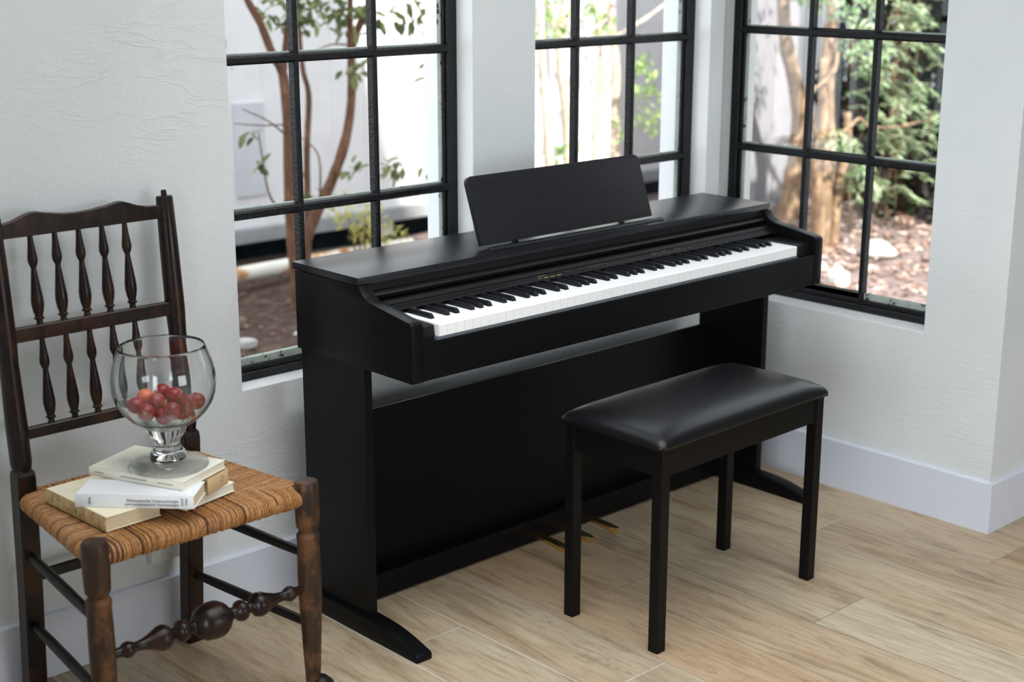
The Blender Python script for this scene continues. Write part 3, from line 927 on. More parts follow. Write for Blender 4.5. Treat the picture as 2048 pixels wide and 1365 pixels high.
# front legs with pad feet
for lx, sgn in ((FXL, -1), (FXR, 1)):
    lg = MB()
    prof = [(0.0, 0.034), (0.0152, 0.034), (0.0156, 0.05), (0.0175, 0.08), (0.0205, 0.15), (0.0235, 0.215), (0.0242, 0.26), (0.0236, 0.31), (0.0226, 0.345), (0.0238, 0.352), (0.0238, 0.3575), (0.0205, 0.3615), (0.0180, 0.366), (0.0200, 0.3705), (0.0232, 0.3745), (0.0240, 0.385), (0.0252, 0.42), (0.0250, 0.455), (0.0240, 0.468), (0.0215, 0.4715), (0, 0.472)]
    lg.lathe(prof, Matrix.Translation((lx, FY, 0)), 36)
    lo = lg.obj('front_leg', M['chair_leg'], ch, True, angle=40)
    ft = MB().lathe([(0.0, 0.0), (0.022, 0.0), (0.0285, 0.008), (0.0295, 0.018), (0.0265, 0.030), (0.019, 0.037), (0.013, 0.043), (0.0, 0.045)], Matrix.Translation((lx + 0.011, FY - 0.010, 0)), 28)
    ft.obj('pad_foot', M['chair_flat'], lo, True, angle=60)
# stretchers
fs_half = [(0.0, 0.0365), (0.006, 0.0365), (0.007, 0.0355), (0.008, 0.0365), (0.018, 0.0345), (0.028, 0.0285), (0.036, 0.019), (0.040, 0.0125), (0.050, 0.0115), (0.054, 0.0150), (0.058, 0.0195), (0.066, 0.0215), (0.073, 0.0195), (0.077, 0.014), (0.080, 0.0105), (0.088, 0.0115), (0.091, 0.015), (0.096, 0.0215), (0.104, 0.0248), (0.114, 0.0240), (0.128, 0.0175), (0.146, 0.0112), (0.163, 0.0090), (0.170, 0.0125), (0.179, 0.0160), (0.187, 0.0140), (0.192, 0.0100), (0.200, 0.0092), (0.222, 0.0075)]
ball = [(0.0, 0.037), (0.010, 0.0365), (0.0105, 0.0352), (0.0125, 0.0352), (0.013, 0.0362)] + fs_half[4:]
left = [(r, -t) for t, r in fs_half[:0:-1] if t not in (0.007, 0.008, 0.006)]
right = [(r, t) for t, r in ball]
MB().lathe(left + right, cyl_between((-0.482, FY, 0.243), (0.0, FY, 0.243)), 32).obj('front_stretcher', M['chair'], ch, True, angle=50)
for side, (bx_, fx_) in enumerate(((PXL, FXL), (PXR, FXR))):
    for zb_, zf_ in ((0.322, 0.312), (0.166, 0.160)):
        a, b = V((bx_, 0.405, zb_)), V((fx_, FY, zf_))
        ln = (b - a).length
        MB().lathe([(0.0085, 0), (0.0105, ln * 0.25), (0.0108, ln * 0.5), (0.0100, ln * 0.8), (0.0085, ln)], cyl_between(a, b), 16).obj('side_stretcher', M['chair_flat'], ch, True)
MB().box((PXL, 0.398, 0.257), (PXR, 0.408, 0.280), 0.002, 1).obj('back_stretcher', M['chair_flat'], ch, True)
# woven rush seat: individual strands wrapped over the four rails
ru = MB()
tl = ru.bm.verts.layers.float.new('tone')
cFL, cFR, cBR, cBL = V((FXL, FY + 0.004, 0)), V((FXR, FY + 0.004, 0)), V((PXR, 0.396, 0)), V((PXL, 0.396, 0))
ctr = (cFL + cFR + cBR + cBL) / 4
rr = random.Random(5)
ZT, ZR = 0.4535, 0.4375
def strand(p, inward, depth, tone):
    rail_r = 0.0150 + 0.002 * rr.random()
    prof = []
    for a in (-100, -60, -20, 15, 50, 80):
        a = math.radians(a)
        prof.append((-rail_r * math.cos(a), ZR + rail_r * math.sin(a) * 1.05))
    n = max(2, int(depth / 0.05))
    for k in range(1, n + 1):
        f = k / n
        prof.append((0.004 + (depth - 0.004) * f, ZT + 0.003 - 0.003 * min(1, depth * f / 0.10)))
    nv = len(ru.bm.verts)
    j = (rr.random() - 0.5) * 0.002
    tn = V((-inward.y, inward.x, 0))
    ru.tube([p + inward * d + tn * j * (i / 4) + V((0, 0, z)) for i, (d, z) in enumerate(prof)], [0.0025 + 0.0005 * rr.random()] * len(prof), 6)
    ru.bm.verts.ensure_lookup_table()
    for i in range(nv, len(ru.bm.verts)):
        ru.bm.verts[i][tl] = tone
for A, B in ((cFL, cFR), (cFR, cBR), (cBR, cBL), (cBL, cFL)):
    d = B - A
    Ls = d.length
    d.normalize()
    inw = V((-d.y, d.x, 0))
    if inw.dot(ctr - A) < 0:
        inw = -inw
    pitch = 0.0052
    n = int((Ls - 0.044) / pitch)
    for k in range(n + 1):
        s_ = 0.022 + k * (Ls - 0.044) / n
        dep = min(s_, Ls - s_) * (0.86 if abs(d.x) > 0.9 else 1.05) + 0.006
        lim = 0.186 if abs(d.x) > 0.9 else 0.222
        tone = 0.40 + 0.60 * rr.random()
        if rr.random() < 0.03: tone = 0.06
        strand(A + d * s_, inw, min(dep, lim), tone)
# under layer so the weave is closed
ru.prism([(cFL.x + 0.014, cFL.y + 0.012), (cFR.x - 0.014, cFR.y + 0.012), (cBR.x - 0.02, cBR.y - 0.012), (cBL.x + 0.02, cBL.y - 0.012)], 0.430, 0.4505, 'z')
ru.obj('rush_seat', M['rush'], ch, True, angle=80)

# ------------------------------------------------------------------ books, glass bowl and crabapples on the seat
def text_mesh(name, body, size, mat, parent, T, ext=0.00008, sx=1.0, align='LEFT'):
    cu_ = bpy.data.curves.new(name, 'FONT')
    cu_.body = body
    cu_.size = size
    cu_.extrude = ext
    cu_.align_x = align
    cu_.space_line = 0.95
    tmp = bpy.data.objects.new('tmp', cu_)
    COL.objects.link(tmp)
    dg = bpy.context.evaluated_depsgraph_get()
    me = bpy.data.meshes.new_from_object(tmp.evaluated_get(dg))
    bpy.data.objects.remove(tmp, do_unlink=True)
    bpy.data.curves.remove(cu_)
    me.name = name
    me.transform(T @ Matrix.Diagonal((sx, 1, 1, 1)))
    me.materials.clear()
    me.materials.append(mat)
    o = bpy.data.objects.new(name, me)
    COL.objects.link(o)
    o.parent = parent
    return o

def book(name, label, p0, ang, L, W_, z0, th, cover, pages, spine=None, round_spine=0.0, ct=0.0012, lip=0.002):
    """p0: near-left end of the spine; local x runs along the spine, local y across the width"""
    b = thing(name, label, 'book', (p0[0], p0[1], z0), ang, 'books stacked on the rush chair')
    c = MB()
    c.box((0, 0, 0), (L, W_, ct)).box((0, 0, th - ct), (L, W_, th), 0.0004, 1)
    cv = c.obj('cover', cover, b, False, True)
    s = MB()
    if round_spine:
        pts = [(ct, 0), (0, 0.0)]
        for k in range(1, 8):
            t_ = k / 8
            pts.append((-round_spine * math.sin(t_ * math.pi), th * t_))
        pts += [(0, th), (ct, th)]
    else:
        pts = [(ct, 0), (0.0, 0), (-0.0006, 0.001), (-0.0006, th - 0.001), (0.0, th), (ct, th)]
    s.prism(pts, 0, L, 'x')
    s.obj('spine', spine or cover, b, True, True, angle=50)
    pg = MB().box((lip, ct, ct), (L - lip, W_ - lip, th - ct))
    pg.obj('page_block', pages, b, False, True)
    return b
def ang_of(a, b): return math.atan2(b[1] - a[1], b[0] - a[0])
SEAT = 0.4600
# bottom book at the front-left corner of the seat
bA = book('book', 'thick cream paperback lying lowest on the seat beside the front-left chair leg', (-0.672, 0.297), math.radians(-87.2), 0.217, 0.117, SEAT, 0.0285, M['cream'], M['pages'], M['aged'], 0.0015)
bB = book('book', 'thin white-edged paperback lying on the rush under the tan book', (-0.540, 0.252), math.radians(-77.1), 0.183, 0.131, SEAT, 0.0185, M['ivory'], M['pages_white'], None)
bC = book('book', 'small tan kraft book with a brown ornament, under the topmost paperback', (-0.450, 0.073), math.radians(26), 0.073, 0.145, SEAT + 0.0188, 0.0315, M['kraft'], M['pages'], None)
bD = book('book', 'white jacketed hardback with grey lettering along its spine', (-0.675, 0.1685), math.radians(-46.2), 0.224, 0.084, SEAT + 0.0288, 0.0240, M['jacket'], M['pages'], None, 0.0015)
bE = book('book', 'ivory paperback on top of the stack with the glass bowl standing on it', (-0.604, 0.246), math.radians(-66.9), 0.217, 0.140, SEAT + 0.0535, 0.0165, M['ivory'], M['pages_white'], None)
RX = Matrix.Rotation(math.pi / 2, 4, 'X')
def spine_T(x, z, off=-0.0022, rot=0.0): return Matrix.Translation((x, off, z)) @ RX @ Matrix.Rotation(rot, 4, 'Z')
text_mesh('title_print', 'Philosophische Untersuchungen\nund metaphysische Vermutungen', 0.0078, M['ink'], bD, spine_T(0.1965, 0.0125), sx=0.98, align='RIGHT')
text_mesh('publisher_print', 'Insel', 0.0085, M['ink'], bD, spine_T(0.026, 0.020, rot=-math.pi / 2), sx=0.9)
text_mesh('author_print', 'Hans\nJonas', 0.0078, M['ink'], bD, spine_T(0.2085, 0.021, rot=-math.pi / 2), sx=0.9)
for k in range(6):
    pass
st = MB()
for k in range(6):
    st.box((0.176 + k * 0.0055, 0.005, 0.0240), (0.1768 + k * 0.0055, 0.016, 0.0241))
st.obj('jacket_lines', M['ink_pale'], bD, False, True)
# short faint printed lines (illegible in the photo) on the other spines and covers
for bk, z_, segs, mt, of in ((bE, 0.008, ((0.012, 0.034), (0.075, 0.135), (0.160, 0.195)), M['ink_pale'], -0.0009),
                             (bA, 0.0135, ((0.026, 0.028), (0.112, 0.115)), M['ink'], -0.0018)):
    for a, b in segs:
        h_ = 0.0012 if b - a > 0.01 else 0.006
        MB().box((a, of, z_ - h_), (b, of + 0.0003, z_ + h_)).obj('spine_print', mt, bk, False, True)
ln = MB()
for k, (a, b) in enumerate(((0.03, 0.062), (0.028, 0.05))):
    ln.box((a, 0.052 + k * 0.012, 0.0165), (b, 0.0535 + k * 0.012, 0.0166))
ln.obj('cover_print', M['ink_pale'], bE, False, True)
orn = MB()
def ring2(mb, cx, cz, r, w_, a0, a1, n=12):
    for k in range(n):
        t0 = a0 + (a1 - a0) * k / n
        t1 = a0 + (a1 - a0) * (k + 1) / n
        q = [(cx + (r + s) * math.cos(t), -0.0009, cz + (r + s) * math.sin(t)) for t, s in ((t0, -w_), (t1, -w_), (t1, w_), (t0, w_))]
        mb.quad(*q)
ring2(orn, 0.050, 0.0165, 0.0042, 0.0004, 0.3, 5.2)
ring2(orn, 0.0535, 0.0205, 0.0026, 0.0004, -1.4, 3.4)
ring2(orn, 0.0525, 0.0125, 0.0030, 0.0004, 1.6, 6.0)
orn.obj('ornament_print', M['ink_brown'], bC, False, True)

# glass bowl
BZ = SEAT + 0.0535 + 0.0165 + 0.0003
bw = thing('glass_bowl', 'clear footed glass goblet bowl of crabapples standing on the book stack', 'bowl', (-0.489, 0.146, BZ))
foot = [(0.0, 0.0), (0.068, 0.0), (0.0755, 0.0012), (0.077, 0.0035), (0.0755, 0.0058), (0.066, 0.0085), (0.048, 0.0118), (0.036, 0.0145), (0.0, 0.0150)]
stem = [(0.0, 0.0151), (0.034, 0.0151), (0.0345, 0.0175), (0.0350, 0.0225), (0.0330, 0.030), (0.0265, 0.037), (0.0242, 0.041), (0.0238, 0.050), (0.0252, 0.055), (0.0300, 0.061), (0.0355, 0.069), (0.0372, 0.0755), (0.0372, 0.0795), (0.0400, 0.0825)]
cup = [(0.0520, 0.0885), (0.0680, 0.0995), (0.0820, 0.1150), (0.0920, 0.1330), (0.0970, 0.1510), (0.0984, 0.1690), (0.0968, 0.1880), (0.0925, 0.2070), (0.0865, 0.2240), (0.0822, 0.2355), (0.0812, 0.2395)]
inner = [(0.0800, 0.2408), (0.0788, 0.2395), (0.0797, 0.2350), (0.0840, 0.2230), (0.0900, 0.2065), (0.0942, 0.1880), (0.0957, 0.1690), (0.0943, 0.1520), (0.0894, 0.1350), (0.0796, 0.1180), (0.0660, 0.1030), (0.0500, 0.0930), (0.030, 0.0880), (0.0, 0.0865)]
TB = Matrix.Translation((-0.489, 0.146, BZ))
MB().lathe(foot, TB, 64, False).obj('foot', M['bowl_foot'], bw, True, angle=80)
MB().lathe(stem + cup + inner, TB, 64, False).obj('bowl_cup', M['bowl'], bw, True, angle=80)
# crabapples
FR = [[-0.5366, 0.1732, 0.6541], [-0.4994, 0.2013, 0.6577], [-0.538, 0.1302, 0.6511], [-0.5058, 0.1464, 0.6618], [-0.4747, 0.1792, 0.6681], [-0.4741, 0.135, 0.6703], [-0.4457, 0.1027, 0.6608], [-0.5064, 0.0906, 0.6573], [-0.4758, 0.0797, 0.6698], [-0.4768, 0.1043, 0.6453], [-0.4843, 0.1457, 0.6331], [-0.5053, 0.1726, 0.639], [-0.457, 0.1652, 0.6418], [-0.4544, 0.1306, 0.6421], [-0.5071, 0.1202, 0.6392]]
FL_ = ['crabapple at the left side of the pile in the glass bowl', 'orange-cheeked crabapple at the back of the bowl with a green stem', 'crabapple at the front of the bowl showing its pale star calyx',
       'round red crabapple in the middle of the pile, highest at its left half', 'crabapple at the back of the pile behind the middle one', 'large red crabapple right of the middle one on top of the pile',
       'dark red crabapple farthest right in the bowl, against the glass', 'pale red crabapple low at the front of the bowl against the glass', 'crabapple at the front right of the pile in the bowl', 'crabapple half hidden under the front right ones']
rf = random.Random(11)
def crab(i, c, r=0.0171):
    lab = FL_[i] if i < len(FL_) else 'crabapple buried at the bottom of the glass bowl'
    t_ = thing('crabapple', lab, 'fruit', tuple(c), 0, 'crabapples in the glass bowl')
    axis = V((rf.uniform(-1, 1), rf.uniform(-1, 1), rf.uniform(-0.4, 1))).normalized()
    if i == 2: axis = V((-0.55, -0.76, 0.28)).normalized()
    if i == 1: axis = V((0.1, -0.5, -0.8)).normalized()
    prof = []
    for k in range(17):
        a = math.pi * k / 16
        rad = r * (math.sin(a)) * (1 - 0.06 * math.cos(a) ** 2)
        zz = -r * math.cos(a) * 0.97
        if k <= 1: zz += r * (0.10 if k == 0 else 0.02)
        if k >= 15: zz -= r * (0.10 if k == 16 else 0.02)
        prof.append((rad if 0 < k < 16 else 0.0, zz))
    R_ = Matrix.Translation(V(c)) @ axis.to_track_quat('Z', 'Y').to_matrix().to_4x4()
    MB().lathe(prof, R_, 24).obj('fruit_body', M['fruit_orange'] if i == 1 else M['fruit'], t_, True, angle=None)
    if i in (2, 6, 3, 8):
        cx_ = MB()
        for k in range(5):
            a = 2 * math.pi * k / 5
            p = lambda rad, ang, h: R_ @ V((rad * math.cos(ang), rad * math.sin(ang), h))
            cx_.quad(p(0.0006, a - 0.6, r * 0.885), p(0.0022, a - 0.35, r * 0.955), p(0.0082, a, r * 0.925), p(0.0022, a + 0.35, r * 0.955))
        cx_.obj('calyx', M['calyx'], t_)
    elif i < 10:
        a = R_ @ V((0, 0, -r * 0.86)); b_ = R_ @ V((0.004, 0.002, -r * 1.35))
        sm = MB(); sm.tube([a, (a + b_) / 2 + V((0, 0, 0.001)), b_], 0.0007, 6)
        sm.obj('stem', M['stem'], t_, True)
for i, c in enumerate(FR):
    crab(i, c)

# outlet box low on the wall behind the chair
ob = thing('wall_outlet', 'white plastic outlet box on the wall low down behind the rush chair', 'outlet', (-0.33, YW, 0.24))
MB().box((-0.364, YW - 0.020, 0.184), (-0.294, YW, 0.300), 0.003, 2).obj('housing', M['plate'], ob, True)
MB().box((-0.356, YW - 0.022, 0.200), (-0.302, YW - 0.0195, 0.290), 0.001, 1).obj('cover_plate', M['plate'], ob, True)

# ------------------------------------------------------------------ garden outside the windows
GZ = -0.05
gm = MB()
def gz(x, y):
    return GZ - 0.06 * min(1, max(0, (y - 3.7) / 0.4)) + 0.02 * math.sin(x * 3.1 + y * 1.7) * math.cos(y * 2.3 - x) + 0.012 * math.sin(x * 9 + 1) * math.sin(y * 8)
gx, gy = 150, 120
gv = {}
for i in range(gx + 1):
    for j in range(gy + 1):
        x_ = -4 + 18 * i / gx
        y_ = -0.25 + 15 * j / gy
        gv[i, j] = gm.bm.verts.new((x_, y_, gz(x_, y_)))
for i in range(gx):
    for j in range(gy):
        xc, yc = -4 + 18 * (i + .5) / gx, -0.25 + 15 * (j + .5) / gy
        if xc < XW + TH + 0.1 and yc < YW + TH + 0.02:
            continue
        gm.bm.faces.new((gv[i, j], gv[i + 1, j], gv[i + 1, j + 1], gv[i, j + 1]))
bmesh.ops.delete(gm.bm, geom=[v for v in gm.bm.verts if not v.link_faces], context='VERTS')
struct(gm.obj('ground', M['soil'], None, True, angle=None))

# white board fence
gz0 = GZ
fe = thing('board_fence', 'tall white board fence running along the back of the garden', 'fence', (3.6, 4.25, GZ))
fb = MB()
x_ = -1.5
while x_ < 7.4:
    fb.box((x_, 4.22, 0.085), (x_ + 0.2195, 4.245, 2.75), 0.002, 1)
    x_ += 0.22
fb.obj('boards', M['fence'], fe)
MB().box((-1.5, 4.18, 0.010), (7.4, 4.24, 0.085), 0.004, 1).obj('bottom_plank', M['plinth'], fe)
MB().box((-1.5, 4.33, GZ - 0.12), (7.4, 4.36, 0.2)).obj('rear_shade_board', M['shade_board'], fe)  # dark strip added as the shaded gap under the fence
for xp in (0.4, 2.15, 3.28, 4.9, 6.35):
    MB().box((xp - 0.045, 4.245, GZ - 0.03), (xp + 0.045, 4.33, 2.78), 0.004, 1).obj('fence_post', M['fence'], fe)
MB().box((2.28, 4.205, 0.25), (2.46, 4.222, 0.735), 0.003, 1).obj('grey_panel', M['fence_grey'], fe)
M['shaded'] = simple('shade_toned_grey_boards', srgb(152, 150, 156), 0.85, nscale=8, namt=0.06)  # darker grey stands in for shade on these boards
sf = thing('board_fence', 'short weathered board fence, shade put into its grey, behind the leaning trunk, left in the third window', 'fence', (5.25, 3.26, gz0))
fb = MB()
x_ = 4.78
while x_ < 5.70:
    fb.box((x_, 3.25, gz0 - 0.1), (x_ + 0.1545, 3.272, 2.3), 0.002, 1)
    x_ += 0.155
fb.obj('boards', M['shaded'], sf)
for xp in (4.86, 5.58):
    MB().box((xp - 0.04, 3.272, gz0 - 0.1), (xp + 0.04, 3.34, 2.32), 0.003, 1).obj('fence_post', M['shaded'], sf)
db = thing('dark_shade_boards', 'dark boards added behind the green hedge as its deep shade', 'fence', (9.4, 3.0, GZ))  # boards put in to give deep shade behind the hedge
dm = MB()
for k in range(40):
    t_ = k / 40
    a = V((7.6 + 3.6 * t_, 5.2 - 5.6 * t_, 0))
    b = V((7.6 + 3.6 * (t_ + 0.024), 5.2 - 5.6 * (t_ + 0.024), 0))
    nrm = V((-(b - a).y, (b - a).x, 0)).normalized() * 0.03
    dm.prism([(a.x, a.y), (b.x, b.y), (b.x + nrm.x, b.y + nrm.y), (a.x + nrm.x, a.y + nrm.y)], GZ - 0.05, 2.6, 'z')
dm.obj('boards', M['shade_board'], db)
pp = thing('rusty_pipe', 'rusty white pipe lying along the soil below the first window', 'pipe', (2.1, 3.55, 0.0))
pm = MB()
pm.tube([(0.2, 3.50, 0.012), (1.2, 3.52, 0.018), (2.1, 3.55, 0.020), (2.9, 3.57, 0.016)], 0.036, 16)
pm.obj('pipe_body', M['pipe'], pp, True)
pc = MB()
for xa in (0.9, 2.45):
    pc.lathe([(0.036, -0.02), (0.040, -0.02), (0.040, 0.02), (0.036, 0.02)], Matrix.Translation((xa, 3.515 + (xa - 1) * 0.03, 0.018)) @ Matrix.Rotation(math.pi / 2, 4, 'Y'), 16)
pc.obj('pipe_collar', M['pipe'], pp, True)

# leaves
def add_leaf(mb, lay, p, d, up_, ln, wd, tone):
    d = d.normalized()
    s = d.cross(up_)
    if s.length < 1e-4: s = V((1, 0, 0))
    s.normalize()
    n = s.cross(d)
    b = mb.bm
    sag = n * ln * -0.12
    v = [b.verts.new(p), b.verts.new(p + d * ln * 0.35 + s * wd * 0.5 + n * wd * 0.12), b.verts.new(p + d * ln * 0.75 + s * wd * 0.36 + n * wd * 0.08 + sag * 0.5), b.verts.new(p + d * ln + sag),
         b.verts.new(p + d * ln * 0.75 - s * wd * 0.36 + n * wd * 0.08 + sag * 0.5), b.verts.new(p + d * ln * 0.35 - s * wd * 0.5 + n * wd * 0.12), b.verts.new(p + d * ln * 0.5 + sag * 0.25)]
    for x in v: x[lay] = tone
    b.faces.new((v[0], v[1], v[2], v[6])); b.faces.new((v[6], v[2], v[3], v[4])); b.faces.new((v[0], v[6], v[4], v[5]))
def rv(r): return V((r.uniform(-1, 1), r.uniform(-1, 1), r.uniform(-1, 1)))
def leafcloud(mb, lay, c, rad, n, ln, r, flat=0.7):
    for _ in range(n):
        q = rv(r)
        while q.length > 1: q = rv(r)
        p = V(c) + V((q.x * rad, q.y * rad, q.z * rad * flat))
        add_leaf(mb, lay, p, rv(r) + V((0, 0, -0.2)), V((0, 0, 1)) + rv(r) * 0.5, ln * r.uniform(0.7, 1.25), ln * 0.45 * r.uniform(0.8, 1.2), r.random())
def spray(mb, lay, pts, n, ln, r, wd=0.34, spread=0.5):
    """paired leaflets along a twig"""
    P = resample(pts, 6)
    for k in range(n):
        t_ = k / max(1, n - 1) * (len(P) - 1.001)
        i = int(t_)
        p = P[i].lerp(P[i + 1], t_ - i)
        d = (P[i + 1] - P[i]).normalized()
        s = d.cross(V((0, 0, 1))).normalized()
        for sg in (-1, 1):
            add_leaf(mb, lay, p, d * spread + s * sg + rv(r) * 0.3 + V((0, 0, -0.12)), V((0, 0, 1)) + rv(r) * 0.3, ln * r.uniform(0.8, 1.2), ln * wd, r.random())

def tree(name, label, trunks, leafmat, bark, foliage, cat='tree', group=None, branches=()):
    group = group or ('slender trees outside the first window' if name == 'slender_tree' else 'garden trees outside the second and third windows')
    base = trunks[0][0][-1]
    t_ = thing(name, label, cat, (base[0], base[1], gz(base[0], base[1])), 0, group)
    for pts, r0, r1 in trunks:
        P = resample(pts, 5)
        n = len(P)
        rt_ = random.Random(int(r0 * 1e4) + n)
        m_ = MB()
        m_.tube(P, [(r0 + (r1 - r0) * i / (n - 1)) * rt_.uniform(0.93, 1.07) for i in range(n)], 12)
        m_.obj('trunk', bark, t_, True, angle=None)
    for pts, r0, r1 in branches:
        P = resample(pts, 4)
        n = len(P)
        m_ = MB()
        m_.tube(P, [r0 + (r1 - r0) * i / (n - 1) for i in range(n)], 8)
        m_.obj('branch', bark, t_, True, angle=None)
    if foliage:
        fm = MB()
        lay = fm.bm.verts.layers.float.new('tone')
        foliage(fm, lay)
        fm.obj('foliage', leafmat, t_)
    return t_
def grow_up(x, y, pts, lean=0.1, top=2.7):
    """continue a seen trunk upward out of the frame (points are listed top to bottom)"""
    t0 = pts[0]
    return [(t0[0] + lean, t0[1] + 0.1, top)] + list(pts)
r1 = random.Random(21)
# trees before the fence, seen through the left window
ptsA = [(1.55, 3.0, 1.40), (1.60, 3.0, 1.29), (1.66, 3.0, 1.19), (1.71, 3.0, 1.07), (1.76, 3.0, 0.98), (1.775, 3.0, 0.77), (1.77, 3.0, 0.45), (1.78, 3.0, 0.22), (1.80, 3.0, -0.09)]
def folA(fm, lay):
    for c, rad, n in (((1.80, 3.0, 1.24), 0.14, 40), ((1.40, 3.0, 1.72), 0.4, 150), ((1.9, 3.1, 1.75), 0.35, 130), ((1.82, 2.95, 0.98 + .23), 0.06, 10), ((1.52, 2.9, 0.76), 0.03, 4), ((1.58, 2.9, 0.63), 0.04, 4), ((1.46, 3, 1.08), 0.03, 2)):
        leafcloud(fm, lay, c, rad, int(n * 1.5), 0.064, r1)
tree('slender_tree', 'slender forked tree nearest the left edge of the first window', [(ptsA, 0.012, 0.029), ([(1.90, 3.0, 1.6), (1.83, 3.0, 1.29), (1.79, 3.0, 1.16), (1.765, 3.0, 1.0)], 0.008, 0.016)],
     M['leaf_olive'], M['bark'], folA, 'tree', None,
     [([(1.77, 3.0, 0.42), (1.66, 2.93, 0.44), (1.60, 2.9, 0.50), (1.58, 2.9, 0.60), (1.56, 2.9, 0.76)], 0.006, 0.003), ([(1.77, 3.0, 0.72), (1.64, 2.95, 0.80), (1.50, 2.92, 0.86)], 0.005, 0.002), ([(1.77, 3, 0.77), (1.62, 2.97, 0.78), (1.48, 2.95, 0.80)], 0.004, 0.002)])
ptsB = [(2.40, 3.1, 1.50), (2.32, 3.1, 1.29), (2.25, 3.1, 1.17), (2.20, 3.1, 1.06), (2.19, 3.1, 0.84), (2.15, 3.1, 0.66), (2.07, 3.1, 0.49), (1.96, 3.1, 0.32), (1.88, 3.1, 0.15), (1.86, 3.1, -0.09)]
def folB(fm, lay):
    for c, rad, n in (((2.20, 3.05, 1.20), 0.12, 34), ((2.02, 3.05, 1.24), 0.13, 24), ((2.58, 3.05, 1.20), 0.16, 34), ((2.1, 3.1, 1.8), 0.5, 200), ((2.6, 3.1, 1.75), 0.3, 50), ((2.16, 3.05, 0.98), 0.05, 8), ((2.12, 3.02, 0.55), 0.05, 7), ((2.35, 3.0, 0.52), 0.07, 12), ((2.62, 3.0, 0.93), 0.12, 7), ((2.6, 3.0, 0.48), 0.10, 6), ((2.78, 3.0, 0.55), 0.05, 3), ((1.9, 3.1, 0.47), 0.07, 8)):
        leafcloud(fm, lay, c, rad, int(n * 1.5), 0.072, r1)
tree('slender_tree', 'leaning slender tree behind the middle panes of the first window', [(ptsB, 0.012, 0.030), ([(2.22, 3.1, 1.6), (2.20, 3.1, 1.3), (2.19, 3.1, 1.02)], 0.008, 0.016)], M['leaf_olive'], M['bark'], folB, 'tree', None,
     [([(2.19, 3.1, 1.08), (2.05, 3.05, 1.09), (1.95, 3.05, 1.06)], 0.005, 0.002), ([(2.0, 3.1, 0.40), (1.93, 3.0, 0.62), (1.80, 2.95, 0.72)], 0.005, 0.002)])
tree('slender_tree', 'thin young trunk between the two slender trees', [([(2.08, 3.3, 1.9), (2.06, 3.3, 1.3), (2.07, 3.3, 0.99), (2.10, 3.3, 0.85), (2.08, 3.3, 0.61), (2.07, 3.3, 0.3), (2.06, 3.3, -0.09)], 0.008, 0.018)], M['leaf_olive'], M['bark'],
     lambda fm, lay: leafcloud(fm, lay, (2.08, 3.3, 1.75), 0.3, 90, 0.055, r1))
sb = thing('yellow_shrub', 'yellow-green shrub in front of the fence beneath the first window', 'shrub', (2.55, 3.5, gz(2.55, 3.5)))
fm = MB(); lay = fm.bm.verts.layers.float.new('tone')
for c, rad, n in (((2.52, 3.5, 0.22), 0.13, 130), ((2.63, 3.5, 0.10), 0.15, 150), ((2.40, 3.5, 0.30), 0.10, 50)):
    leafcloud(fm, lay, c, rad, n, 0.035, r1)
fm.obj('foliage', M['leaf_yellow'], sb)
sm = MB()
for k in range(5):
    sm.tube([(2.55 + 0.02 * k - 0.04, 3.5, -0.07), (2.5 + 0.05 * k - 0.06, 3.48, 0.22)], [0.005, 0.002], 6)
sm.obj('stems', M['bark'], sb)

# pale trunks behind the middle window
def multi(fl, lst):
    def f(fm, lay):
        for c, rad, n in lst: leafcloud(fm, lay, c, rad, n, fl, r1)
    return f
tree('garden_tree', 'pale knotty trunk behind the middle pane of the second window', [([(4.06, 3.3, 2.3), (4.05, 3.3, 1.5), (4.04, 3.3, 1.22), (4.00, 3.3, 1.07), (4.03, 3.3, 0.97), (4.01, 3.3, 0.7), (3.99, 3.3, 0.38), (3.99, 3.3, -0.09)], 0.018, 0.030)], M['leaf_bright'], M['bark_pale'],
     multi(0.05, [((3.9, 3.2, 1.12), 0.10, 26), ((4.0, 3.2, 1.8), 0.45, 520), ((4.04, 3.15, 0.57), 0.09, 26)]))
tree('garden_tree', 'lumpy pale trunk right of the middle pane of the second window', [([(4.25, 3.5, 2.3), (4.27, 3.5, 1.5), (4.29, 3.5, 1.2), (4.31, 3.5, 1.05), (4.34, 3.5, 0.91), (4.35, 3.5, 0.74), (4.35, 3.5, 0.35), (4.36, 3.5, -0.09)], 0.020, 0.030)], M['leaf_bright'], M['bark_pale'],
     multi(0.05, [((4.26, 3.2, 0.88), 0.09, 34), ((4.28, 3.2, 0.73), 0.10, 40), ((4.32, 3.2, 0.58), 0.12, 60), ((4.5, 3.4, 1.9), 0.4, 480)]), 'tree', None,
     [([(4.35, 3.5, 1.02), (4.55, 3.45, 1.12), (4.75, 3.4, 1.25)], 0.014, 0.006)])
tree('garden_tree', 'whitish forked trunk behind the left panes of the second window', [([(3.58, 3.2, 2.2), (3.62, 3.2, 1.5), (3.64, 3.2, 1.24), (3.61, 3.2, 0.97), (3.67, 3.2, 0.57), (3.69, 3.2, -0.09)], 0.018, 0.036), ([(3.40, 3.2, 1.5), (3.52, 3.2, 1.2), (3.62, 3.2, 0.92)], 0.008, 0.015)], M['leaf_bright'], M['bark_pale'],
     multi(0.05, [((3.66, 3.1, 1.20), 0.09, 34), ((3.46, 3.1, 1.09), 0.09, 34), ((3.53, 3.1, 1.2), 0.10, 24), ((3.6, 3.2, 1.8), 0.4, 480)]))
